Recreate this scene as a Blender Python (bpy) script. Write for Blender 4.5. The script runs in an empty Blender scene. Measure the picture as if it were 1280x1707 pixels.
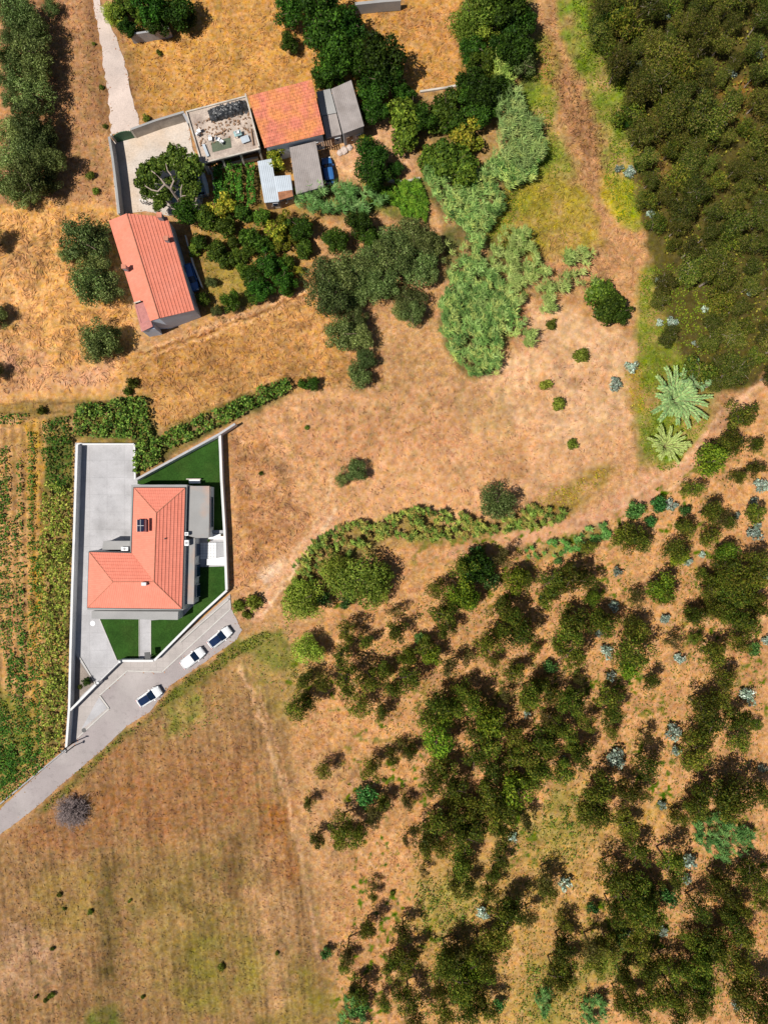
import bpy, math, random
import numpy as np
random.seed(7); rng = np.random.default_rng(7)
scn = bpy.context.scene; COL = scn.collection
# ------------------------------------------------------------------ camera, sky, sun, exposure
CAMH = 98.0
cam_d = bpy.data.cameras.new("Camera"); cam = bpy.data.objects.new("Camera", cam_d); COL.objects.link(cam)
cam.location = (0, 0, CAMH); cam.rotation_euler = (0, 0, 0)
cam_d.sensor_fit = 'VERTICAL'; cam_d.sensor_height = 36.0; cam_d.lens = 36.0 * CAMH / 142.25
cam_d.clip_end = 3000; scn.camera = cam
SUN_EL = math.radians(61); SUN_AZ = math.radians(204)      # azimuth of the sun, counted from +x
w = bpy.data.worlds.new("World"); scn.world = w; w.use_nodes = True
nt = w.node_tree; sky = nt.nodes.new('ShaderNodeTexSky'); sky.sky_type = 'NISHITA'; sky.sun_disc = False
sky.sun_elevation = SUN_EL; sky.sun_rotation = math.pi / 2 - SUN_AZ
bg = nt.nodes['Background']; bg.inputs[1].default_value = 0.05
nt.links.new(sky.outputs[0], bg.inputs[0])
sd = bpy.data.lights.new("Sun", 'SUN'); sd.energy = 5.0; sd.angle = math.radians(0.5); sd.color = (1, .955, .88)
so = bpy.data.objects.new("Sun", sd); COL.objects.link(so)
from mathutils import Vector
sdir = Vector((math.cos(SUN_EL) * math.cos(SUN_AZ), math.cos(SUN_EL) * math.sin(SUN_AZ), math.sin(SUN_EL)))
so.rotation_euler = sdir.to_track_quat('Z', 'Y').to_euler()
scn.view_settings.view_transform = 'Standard'; scn.view_settings.look = 'None'
scn.view_settings.exposure = 0.12; scn.view_settings.gamma = 1.0
scn.cycles.max_bounces = 5; scn.cycles.diffuse_bounces = 2; scn.cycles.transparent_max_bounces = 4

# ------------------------------------------------------------------ helpers
def W(px, py, z=0.0):
    k = (CAMH - z) / CAMH
    return ((px - 640) / 12 * k, (853.5 - py) / 12 * k, z)
def lin(v):
    v = v / 255.0
    return v / 12.92 if v <= .04045 else ((v + .055) / 1.055) ** 2.4
def S(r, g, b, k=.74): return (min(lin(r) * k, .85), min(lin(g) * k, .85), min(lin(b) * k, .85))
def lattice(seed, n=256): return np.random.default_rng(seed).random((n, n))
_L = {}
def vnoise(x, y, scale, seed):
    if seed not in _L: _L[seed] = lattice(seed)
    L = _L[seed]; n = L.shape[0]
    u = x / scale + 1000.3; v = y / scale + 1000.7
    iu = np.floor(u).astype(int); iv = np.floor(v).astype(int); fu = u - iu; fv = v - iv
    fu = fu * fu * (3 - 2 * fu); fv = fv * fv * (3 - 2 * fv)
    a = L[iu % n, iv % n]; b = L[(iu + 1) % n, iv % n]; c = L[iu % n, (iv + 1) % n]; d = L[(iu + 1) % n, (iv + 1) % n]
    return (a * (1 - fu) + b * fu) * (1 - fv) + (c * (1 - fu) + d * fu) * fv
def fbm(x, y, scale, seed, o=4):
    s = 0; amp = 1; t = 0
    for i in range(o):
        s = s + amp * vnoise(x, y, scale / 2 ** i, seed + i * 17); t += amp; amp *= .55
    return s / t
def inside(px, py, poly):
    r = np.zeros(px.shape, bool); n = len(poly)
    for i in range(n):
        x1, y1 = poly[i]; x2, y2 = poly[(i + 1) % n]
        if y1 == y2: continue
        c = ((y1 > py) != (y2 > py)) & (px < (x2 - x1) * (py - y1) / (y2 - y1) + x1)
        r ^= c
    return r
def sdist(px, py, poly):
    d = np.full(px.shape, 1e9); n = len(poly)
    for i in range(n):
        x1, y1 = poly[i]; x2, y2 = poly[(i + 1) % n]
        ex, ey = x2 - x1, y2 - y1; L2 = ex * ex + ey * ey + 1e-9
        t = np.clip(((px - x1) * ex + (py - y1) * ey) / L2, 0, 1)
        d = np.minimum(d, (px - x1 - t * ex) ** 2 + (py - y1 - t * ey) ** 2)
    d = np.sqrt(d); return np.where(inside(px, py, poly), d, -d)

def new_mat(name):
    m = bpy.data.materials.new(name); m.use_nodes = True
    return m, m.node_tree, m.node_tree.nodes['Principled BSDF']
def mat(name, col, rough=.8, var=.15, scale=1.5, fine=.12, fscale=14, bump=.15, metallic=0, spec=.3, stain=None, stain_amt=0, joints=None, spots=0):
    m, t, p = new_mat(name); N = t.nodes; L = t.links
    tc = N.new('ShaderNodeTexCoord')
    n1 = N.new('ShaderNodeTexNoise'); n1.inputs['Scale'].default_value = scale; n1.inputs['Detail'].default_value = 5
    n2 = N.new('ShaderNodeTexNoise'); n2.inputs['Scale'].default_value = fscale; n2.inputs['Detail'].default_value = 3
    L.new(tc.outputs['Object'], n1.inputs[0]); L.new(tc.outputs['Object'], n2.inputs[0])
    def mr(src, a):
        r = N.new('ShaderNodeMapRange'); r.inputs[1].default_value = .3; r.inputs[2].default_value = .7
        r.inputs[3].default_value = 1 - a; r.inputs[4].default_value = 1 + a; L.new(src, r.inputs[0]); return r.outputs[0]
    mul = N.new('ShaderNodeMath'); mul.operation = 'MULTIPLY'; L.new(mr(n1.outputs[0], var), mul.inputs[0]); L.new(mr(n2.outputs[0], fine), mul.inputs[1])
    src = None
    if stain:
        n3 = N.new('ShaderNodeTexNoise'); n3.inputs['Scale'].default_value = scale * .6; n3.inputs['Detail'].default_value = 6
        L.new(tc.outputs['Object'], n3.inputs[0])
        r = N.new('ShaderNodeMapRange'); r.inputs[1].default_value = .48; r.inputs[2].default_value = .68; r.inputs[4].default_value = stain_amt
        L.new(n3.outputs[0], r.inputs[0])
        mx = N.new('ShaderNodeMix'); mx.data_type = 'RGBA'; mx.inputs[6].default_value = (*col, 1); mx.inputs[7].default_value = (*stain, 1)
        L.new(r.outputs[0], mx.inputs[0]); src = mx.outputs[2]
    if joints:
        br = N.new('ShaderNodeTexBrick'); br.inputs['Scale'].default_value = 1.0; br.inputs['Brick Width'].default_value = joints[0]; br.inputs['Row Height'].default_value = joints[1]; br.inputs['Mortar Size'].default_value = .045; br.offset = 0
        br.inputs['Color1'].default_value = (1, 1, 1, 1); br.inputs['Color2'].default_value = (.93, .93, .93, 1); br.inputs['Mortar'].default_value = (joints[2],) * 3 + (1,); L.new(tc.outputs['Object'], br.inputs[0])
        m5 = N.new('ShaderNodeMath'); m5.operation = 'MULTIPLY'; L.new(mul.outputs[0], m5.inputs[0]); L.new(br.outputs[0], m5.inputs[1]); mul = m5
    if spots:
        n5 = N.new('ShaderNodeTexNoise'); n5.inputs['Scale'].default_value = 1.1; n5.inputs['Detail'].default_value = 8; n5.inputs['Roughness'].default_value = .75; L.new(tc.outputs['Object'], n5.inputs[0])
        r5 = N.new('ShaderNodeMapRange'); r5.inputs[1].default_value = .36; r5.inputs[2].default_value = .46; r5.inputs[3].default_value = 1 - spots; r5.inputs[4].default_value = 1; L.new(n5.outputs[0], r5.inputs[0])
        m6 = N.new('ShaderNodeMath'); m6.operation = 'MULTIPLY'; L.new(mul.outputs[0], m6.inputs[0]); L.new(r5.outputs[0], m6.inputs[1]); mul = m6
    vm = N.new('ShaderNodeVectorMath'); vm.operation = 'SCALE'
    if src: L.new(src, vm.inputs[0])
    else: vm.inputs[0].default_value = col
    L.new(mul.outputs[0], vm.inputs['Scale']); L.new(vm.outputs[0], p.inputs['Base Color'])
    p.inputs['Roughness'].default_value = rough; p.inputs['Metallic'].default_value = metallic
    p.inputs['Specular IOR Level'].default_value = spec
    if bump:
        b = N.new('ShaderNodeBump'); b.inputs['Strength'].default_value = bump; b.inputs['Distance'].default_value = .05
        L.new(n2.outputs[0], b.inputs['Height']); L.new(b.outputs[0], p.inputs['Normal'])
    return m
def leaf_mat(name, trans=.22, rvar=.25, spec=.15):
    m, t, p = new_mat(name); N = t.nodes; L = t.links
    at = N.new('ShaderNodeAttribute'); at.attribute_name = 'Col'
    oi = N.new('ShaderNodeObjectInfo')
    r = N.new('ShaderNodeMapRange'); r.inputs[3].default_value = 1 - rvar; r.inputs[4].default_value = 1 + rvar; L.new(oi.outputs['Random'], r.inputs[0])
    hs = N.new('ShaderNodeHueSaturation'); L.new(at.outputs['Color'], hs.inputs['Color']); L.new(r.outputs[0], hs.inputs['Value'])
    fr = N.new('ShaderNodeMath'); fr.operation = 'MULTIPLY_ADD'; fr.inputs[1].default_value = 7.31; fr.inputs[2].default_value = 0; L.new(oi.outputs['Random'], fr.inputs[0])
    ff = N.new('ShaderNodeMath'); ff.operation = 'FRACT'; L.new(fr.outputs[0], ff.inputs[0])
    r2 = N.new('ShaderNodeMapRange'); r2.inputs[3].default_value = .478; r2.inputs[4].default_value = .522; L.new(ff.outputs[0], r2.inputs[0]); L.new(r2.outputs[0], hs.inputs['Hue'])
    L.new(hs.outputs[0], p.inputs['Base Color']); p.inputs['Roughness'].default_value = .6; p.inputs['Specular IOR Level'].default_value = spec
    tr = N.new('ShaderNodeBsdfTranslucent'); L.new(hs.outputs[0], tr.inputs[0])
    mx = N.new('ShaderNodeMixShader'); mx.inputs[0].default_value = trans
    out = N['Material Output']; L.new(p.outputs[0], mx.inputs[1]); L.new(tr.outputs[0], mx.inputs[2]); L.new(mx.outputs[0], out.inputs[0])
    return m
def mesh_np(name, V, F, col=None, smooth=False):
    V = np.asarray(V, np.float32); F = np.asarray(F, np.int32); k = F.shape[1]
    me = bpy.data.meshes.new(name); me.vertices.add(len(V)); me.vertices.foreach_set('co', V.ravel())
    me.loops.add(F.size); me.loops.foreach_set('vertex_index', F.ravel())
    me.polygons.add(len(F)); me.polygons.foreach_set('loop_start', np.arange(0, F.size, k, dtype=np.int32))
    me.update(calc_edges=True)
    if smooth: me.polygons.foreach_set('use_smooth', np.ones(len(F), bool))
    if col is not None:
        a = me.color_attributes.new('Col', 'FLOAT_COLOR', 'POINT')
        c = np.ones((len(V), 4), np.float32); c[:, :3] = col; a.data.foreach_set('color', c.ravel())
    return me
class MB:
    def __init__(s): s.v = []; s.f = []; s.uv = []
    def poly(s, pts, uv=None):
        i = len(s.v); s.v += [tuple(p) for p in pts]; s.f.append(list(range(i, i + len(pts)))); s.uv.append(uv or [(0, 0)] * len(pts)); return s
    def prism(s, pts, z0, z1, top=True, bottom=False):      # pts: world xy footprint
        a = sum(pts[i][0] * pts[(i + 1) % len(pts)][1] - pts[(i + 1) % len(pts)][0] * pts[i][1] for i in range(len(pts)))
        if a < 0: pts = pts[::-1]
        n = len(pts)
        for i in range(n):
            p, q = pts[i], pts[(i + 1) % n]
            s.poly([(p[0], p[1], z0), (q[0], q[1], z0), (q[0], q[1], z1), (p[0], p[1], z1)])
        if top: s.poly([(p[0], p[1], z1) for p in pts])
        if bottom: s.poly([(p[0], p[1], z0) for p in pts[::-1]])
        return s
    def box(s, c, d, rz=0, z0=None):
        cx, cy = c[0], c[1]; ca, sa = math.cos(rz), math.sin(rz); hx, hy = d[0] / 2, d[1] / 2
        z0 = c[2] if z0 is None else z0
        s.prism([(cx + x * ca - y * sa, cy + x * sa + y * ca) for x, y in ((-hx, -hy), (hx, -hy), (hx, hy), (-hx, hy))], z0, z0 + d[2], bottom=True); return s
    def wall(s, a, b, th, z0, z1):                            # a, b world xy
        dx, dy = b[0] - a[0], b[1] - a[1]; L = math.hypot(dx, dy); nx, ny = -dy / L * th / 2, dx / L * th / 2
        s.prism([(a[0] + nx, a[1] + ny), (b[0] + nx, b[1] + ny), (b[0] - nx, b[1] - ny), (a[0] - nx, a[1] - ny)], z0, z1); return s
    def tube(s, path, rad, n=6, cap=True):
        P = [Vector(p) for p in path]; rings = []
        for i, p in enumerate(P):
            d = (P[min(i + 1, len(P) - 1)] - P[max(i - 1, 0)]).normalized()
            a = d.orthogonal().normalized(); b = d.cross(a)
            r = rad[i] if hasattr(rad, '__len__') else rad
            rings.append([p + (a * math.cos(2 * math.pi * k / n) + b * math.sin(2 * math.pi * k / n)) * r for k in range(n)])
        for i in range(len(P) - 1):
            for k in range(n):
                s.poly([rings[i][k], rings[i][(k + 1) % n], rings[i + 1][(k + 1) % n], rings[i + 1][k]])
        if cap: s.poly(rings[0][::-1]); s.poly(rings[-1])
        return s
    def mesh(s, name, smooth=False):
        me = bpy.data.meshes.new(name); me.from_pydata(s.v, [], s.f)
        u = me.uv_layers.new(name='UVMap'); flat = [c for f in s.uv for p in f for c in p]
        u.data.foreach_set('uv', flat); me.update()
        if smooth: me.polygons.foreach_set('use_smooth', [True] * len(me.polygons))
        return me
    def build(s, name, m, parent=None, smooth=False, **k):
        return link(name, s.mesh(name, smooth), m, parent, **k)
def link(name, me, m=None, parent=None, label=None, cat=None, group=None, kind=None, loc=None):
    o = bpy.data.objects.new(name, me); COL.objects.link(o)
    if m is not None and len(me.materials) == 0: me.materials.append(m)
    if parent is not None: o.parent = parent
    if loc: o.location = loc
    tag(o, label, cat, group, kind); return o
def tag(o, label=None, cat=None, group=None, kind=None):
    for k, v in (('label', label), ('category', cat), ('group', group), ('kind', kind)):
        if v: o[k] = v
    return o
def thing(name, label, cat, loc=(0, 0, 0), group=None, rz=0, scale=None):
    o = bpy.data.objects.new(name, None); COL.objects.link(o); o.location = loc; o.rotation_euler = (0, 0, rz)
    if scale: o.scale = scale
    o.empty_display_size = .3
    return tag(o, label, cat, group)
def local(root, mb):           # shift world-space geometry into the root's space (roots of buildings are unrotated)
    x, y, z = root.location; mb.v = [(p[0] - x, p[1] - y, p[2] - z) for p in mb.v]; return mb
def copy_tree(o, parent=None):
    c = o.copy(); COL.objects.link(c)
    if parent is not None: c.parent = parent
    for ch in list(o.children): copy_tree(ch, c)
    return c
def xy(px, py, z=0): a = W(px, py, z); return (a[0], a[1])

# ------------------------------------------------------------------ materials
WHITE = mat('white_render', (.64, .64, .64), .85, .05, .8, .04, 8, .05, stain=(.5, .48, .45), stain_amt=.25)
OLDWALL = mat('old_render', (.50, .45, .39), .9, .18, .7, .12, 9, .2, stain=(.25, .2, .16), stain_amt=.6)
SHADEW = mat('porch_shade_render', (.10, .09, .085), .9, .2, .7, .1, 9, .2)  # shade of the porch recess painted into the wall colour
GREYWALL = mat('grey_render', (.33, .33, .34), .9, .1, .7, .08, 9, .1)
CONC = mat('concrete', (.30, .295, .29), .9, .08, .5, .07, 12, .12, stain=(.32, .31, .30), stain_amt=.5)
CONCL = mat('light_concrete', (.42, .41, .42), .9, .10, .5, .10, 14, .1, stain=(.30, .29, .29), stain_amt=.5, joints=(2.4, 2.4, .86), spots=.12)
FLATROOF = mat('flat_roof_screed', (.28, .275, .27), .9, .07, .5, .06, 12, .1, stain=(.42, .27, .20), stain_amt=.7)
ASPH = mat('worn_asphalt', (.32, .28, .275), .92, .12, .25, .08, 10, .15, stain=(.38, .345, .33), stain_amt=.8, spots=.16)
PATHM = mat('sidewalk_paver', (.40, .36, .34), .9, .10, .5, .10, 10, .12, joints=(.9, .9, .88), spots=.12)
KERB = mat('kerb_stone', (.48, .46, .43), .9, .1, 1, .08, 8, .1)
CHALK = mat('chalk_gravel', (.54, .44, .385), .95, .15, .25, .12, 7, .25, stain=(.42, .36, .33), stain_amt=.7, spots=.15)
YARD = mat('pale_yard_concrete', (.52, .45, .39), .95, .11, .3, .12, 5, .2, stain=(.52, .38, .26), stain_amt=.7, spots=.2)
LAWN = mat('mown_lawn', (.024, .066, .010), .95, .2, .5, .28, 7, .6, spec=.1, stain=(.034, .068, .012), stain_amt=.7)
BARE = mat('grey_gravel_bed', (.24, .20, .17), .95, .2, .8, .2, 9, .3)
DARK = mat('dark_plastic', (.02, .022, .025), .5, .2, 2, .1, 9, .1)
BLACKTARP = mat('black_sheeting', (.025, .027, .03), .35, .5, 2.5, .3, 9, .5, spec=.5, stain=(.25, .25, .26), stain_amt=.35)
GLASSD = mat('dark_window_glass', (.012, .03, .07), .12, .1, 1, 0, 8, 0, spec=.6)
FRAME = mat('window_frame', (.55, .55, .55), .5, .03, 1, 0, 8, 0)
SOLAR = mat('solar_glass', (.012, .012, .03), .15, .1, 1, 0, 8, 0, spec=.6)
METAL = mat('zinc_sheet', (.45, .50, .55), .45, .1, .8, .05, 9, .1, metallic=.15, stain=(.36, .38, .4), stain_amt=.5)
RUST = mat('rusty_sheet', (.28, .12, .06), .8, .3, 2, .2, 9, .2)
FIBRO = mat('fibre_cement', (.30, .265, .25), .95, .12, .9, .1, 9, .15, stain=(.20, .17, .155), stain_amt=.6)
GREENM = mat('green_painted_metal', (.05, .13, .07), .6, .15, 1, .1, 9, .1)
DEBRIS = mat('dusty_terrace', (.44, .36, .30), .95, .25, .6, .2, 5, .3, stain=(.24, .18, .15), stain_amt=.85)
WHITEP = mat('white_plastic', (.78, .78, .78), .4, .03, 1, 0, 8, 0)
TEAL = mat('blue_green_paint', (.25, .38, .38), .6, .2, 2, .1, 9, .1)
WOOD = mat('weathered_wood', (.25, .15, .09), .9, .3, 2, .2, 12, .2)
BARK = mat('bark', (.12, .085, .06), .95, .25, 3, .2, 18, .3)
PALEBARK = mat('pale_bark', (.34, .27, .22), .9, .25, 3, .2, 18, .3)
GREENMAT = mat('grey_green_mat', (.10, .12, .08), .95, .2, 1, .2, 9, .2)
BLUET = mat('blue_tarp', (.10, .2, .32), .5, .3, 1.5, .1, 6, .3)
TERRA = mat('terracotta_plain', (.50, .20, .13), .9, .15, 2, .1, 12, .1)
LEAF = leaf_mat('leaf', .22, .46); STUFFL = leaf_mat('field_leaf', .15, 0.0)

def tile_mat(name, col, alt, amt, rowvar=.10, weather=None):
    m, t, p = new_mat(name); N = t.nodes; L = t.links
    uv = N.new('ShaderNodeUVMap'); sp = N.new('ShaderNodeSeparateXYZ'); L.new(uv.outputs[0], sp.inputs[0])
    def fl(o, s):
        a = N.new('ShaderNodeMath'); a.operation = 'DIVIDE'; a.inputs[1].default_value = s; L.new(o, a.inputs[0])
        b = N.new('ShaderNodeMath'); b.operation = 'FLOOR'; L.new(a.outputs[0], b.inputs[0]); return b.outputs[0]
    cb = N.new('ShaderNodeCombineXYZ'); L.new(fl(sp.outputs[0], .25), cb.inputs[0]); L.new(fl(sp.outputs[1], .40), cb.inputs[1])
    wn = N.new('ShaderNodeTexWhiteNoise'); wn.noise_dimensions = '3D'; L.new(cb.outputs[0], wn.inputs[0])
    tc = N.new('ShaderNodeTexCoord'); n1 = N.new('ShaderNodeTexNoise'); n1.inputs['Scale'].default_value = .45; n1.inputs['Detail'].default_value = 6
    L.new(tc.outputs['Object'], n1.inputs[0])
    r = N.new('ShaderNodeMapRange'); r.inputs[1].default_value = .42; r.inputs[2].default_value = .62; r.inputs[4].default_value = amt; L.new(n1.outputs[0], r.inputs[0])
    mx = N.new('ShaderNodeMix'); mx.data_type = 'RGBA'; mx.inputs[6].default_value = (*col, 1); mx.inputs[7].default_value = (*alt, 1); L.new(r.outputs[0], mx.inputs[0])
    r2 = N.new('ShaderNodeMapRange'); r2.inputs[3].default_value = 1 - rowvar; r2.inputs[4].default_value = 1 + rowvar; L.new(wn.outputs[0], r2.inputs[0])
    vm = N.new('ShaderNodeVectorMath'); vm.operation = 'SCALE'; L.new(mx.outputs[2], vm.inputs[0]); L.new(r2.outputs[0], vm.inputs['Scale'])
    src = vm.outputs[0]
    if weather:
        n3 = N.new('ShaderNodeTexNoise'); n3.inputs['Scale'].default_value = 4; n3.inputs['Detail'].default_value = 6; L.new(tc.outputs['Object'], n3.inputs[0])
        r3 = N.new('ShaderNodeMapRange'); r3.inputs[1].default_value = .56; r3.inputs[2].default_value = .68; r3.inputs[4].default_value = .6; L.new(n3.outputs[0], r3.inputs[0])
        m2 = N.new('ShaderNodeMix'); m2.data_type = 'RGBA'; m2.inputs[7].default_value = (*weather, 1); L.new(src, m2.inputs[6]); L.new(r3.outputs[0], m2.inputs[0]); src = m2.outputs[2]
    L.new(src, p.inputs['Base Color']); p.inputs['Roughness'].default_value = .85; p.inputs['Specular IOR Level'].default_value = .2
    # barrel profile of the tiles
    a = N.new('ShaderNodeMath'); a.operation = 'MULTIPLY'; a.inputs[1].default_value = 2 * math.pi / .25; L.new(sp.outputs[0], a.inputs[0])
    s_ = N.new('ShaderNodeMath'); s_.operation = 'SINE'; L.new(a.outputs[0], s_.inputs[0])
    b = N.new('ShaderNodeBump'); b.inputs['Strength'].default_value = .35; b.inputs['Distance'].default_value = .03; L.new(s_.outputs[0], b.inputs['Height']); L.new(b.outputs[0], p.inputs['Normal'])
    return m
TILE_NEW = tile_mat('salmon_roof_tile', (.70, .225, .155), (.66, .20, .135), .5, .05)
TILE_WEST = tile_mat('orange_roof_tile', (.64, .20, .13), (.68, .24, .17), .5, .06)
TILE_OLD = tile_mat('old_orange_tile', (.56, .18, .115), (.62, .25, .07), .7, .2, weather=(.24, .10, .06))
TILE_PINK = tile_mat('faded_pink_tile', (.40, .17, .15), (.36, .14, .13), .6, .1)

def clip(poly, k, lim, keep_ge):
    out = []
    for i in range(len(poly)):
        a, b = poly[i], poly[(i + 1) % len(poly)]
        ia = a[k] >= lim if keep_ge else a[k] <= lim; ib = b[k] >= lim if keep_ge else b[k] <= lim
        if ia: out.append(a)
        if ia != ib:
            t = (lim - a[k]) / (b[k] - a[k]); out.append((a[0] + t * (b[0] - a[0]), a[1] + t * (b[1] - a[1])))
    return out
def roof_plane(mb, pts, course=.40, lip=.035):
    P = [Vector(p) for p in pts]; n = Vector((0, 0, 0))
    for i in range(len(P)): n += P[i].cross(P[(i + 1) % len(P)])
    n.normalize()
    if n.z < 0: n = -n
    d = Vector((0, 0, -1)); d = (d - n * d.dot(n)).normalized(); u = n.cross(d).normalized(); O = P[0]
    Q = [((p - O).dot(u), (p - O).dot(d)) for p in P]
    v0 = min(q[1] for q in Q); v1 = max(q[1] for q in Q); N = max(1, math.ceil((v1 - v0) / course))
    def to3(q, off): return O + u * q[0] + d * q[1] + n * off
    for i in range(N):
        a = v0 + i * course; b = min(v1, a + course)
        c = clip(clip(Q, 1, a, True), 1, b, False)
        if len(c) < 3: continue
        f = [to3(q, lip * (q[1] - a) / course) for q in c]
        nn = (f[1] - f[0]).cross(f[2] - f[1])
        idx = list(range(len(c))) if nn.dot(n) > 0 else list(range(len(c)))[::-1]
        mb.poly([f[j] for j in idx], [(c[j][0] + 50, c[j][1] - v0 + .001) for j in idx])
        low = sorted([q for q in c if abs(q[1] - b) < 1e-4])
        if len(low) >= 2:
            l, r = low[0], low[-1]
            mb.poly([to3(l, -.01), to3(r, -.01), to3(r, lip * (b - a) / course), to3(l, lip * (b - a) / course)])
    mb.poly([p - n * .06 for p in (P if True else P)])
    return mb

# ------------------------------------------------------------------ ground sheet
def axis(lo, hi, step, far):
    core = np.arange(lo, hi + step / 2, step); ext = []; d = step
    x = hi
    while x < far: d *= 1.35; x += d; ext.append(x)
    ext = np.array(ext); low = lo - (ext - hi); return np.concatenate([low[::-1], core, ext])
gx = axis(-56, 56, .2, 900); gy = axis(-74, 74, .2, 900)
GX, GY = np.meshgrid(gx, gy); X = GX.ravel(); Y = GY.ravel()
PX = X * 12 + 640; PY = 853.5 - Y * 12
def C(r, g, b): return np.array(S(r, g, b)) * np.array([.965, 1.0, .98])
ROAD = [(-300, 1520), (0, 1349), (112, 1247), (122, 1240), (131, 1227), (160, 1190), (182, 1180), (166, 1158), (213, 1117), (271, 1119), (377, 1020), (384, 1012), (404, 1050), (395, 1066), (325, 1115), (285, 1142), (250, 1187), (212, 1210), (165, 1255), (110, 1302), (60, 1347), (0, 1392), (-300, 1575)]
LANE = [(140, -60), (156, 0), (164, 50), (172, 100), (181, 165), (187, 224), (234, 214), (232, 205), (222, 165), (214, 125), (206, 95), (197, 70), (176, 22), (167, 0), (155, -60)]
def ragged(poly, amp, seed, step=7):
    r = random.Random(seed); out = []
    for i in range(len(poly)):
        a, b = poly[i], poly[(i + 1) % len(poly)]; L = math.hypot(b[0] - a[0], b[1] - a[1]); n = max(1, int(L / step)); nx, ny = -(b[1] - a[1]) / L, (b[0] - a[0]) / L
        for k in range(n):
            j = r.uniform(-amp, amp) if k else 0; t = k / n; out.append((a[0] + (b[0] - a[0]) * t + nx * j, a[1] + (b[1] - a[1]) * t + ny * j))
    return out
LANE = ragged(LANE, 2.2, 5)
YARDP = [(190, 226), (222, 219), (308, 190), (316, 215), (322, 250), (340, 276), (345, 300), (335, 352), (282, 360), (243, 352), (212, 356), (196, 358), (190, 300)]
COMP = [(126, 738), (226, 738), (228, 801), (366, 724), (376, 890), (381, 985), (300, 1062), (258, 1103), (202, 1101), (160, 1142), (116, 1186), (119, 1060), (122, 900)]
FORE = [(112, 1247), (117, 1185), (205, 1101), (258, 1102), (384, 990), (386, 1014), (271, 1120), (213, 1118), (167, 1159), (183, 1181), (131, 1230)]
base = C(196, 146, 100)
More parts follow.
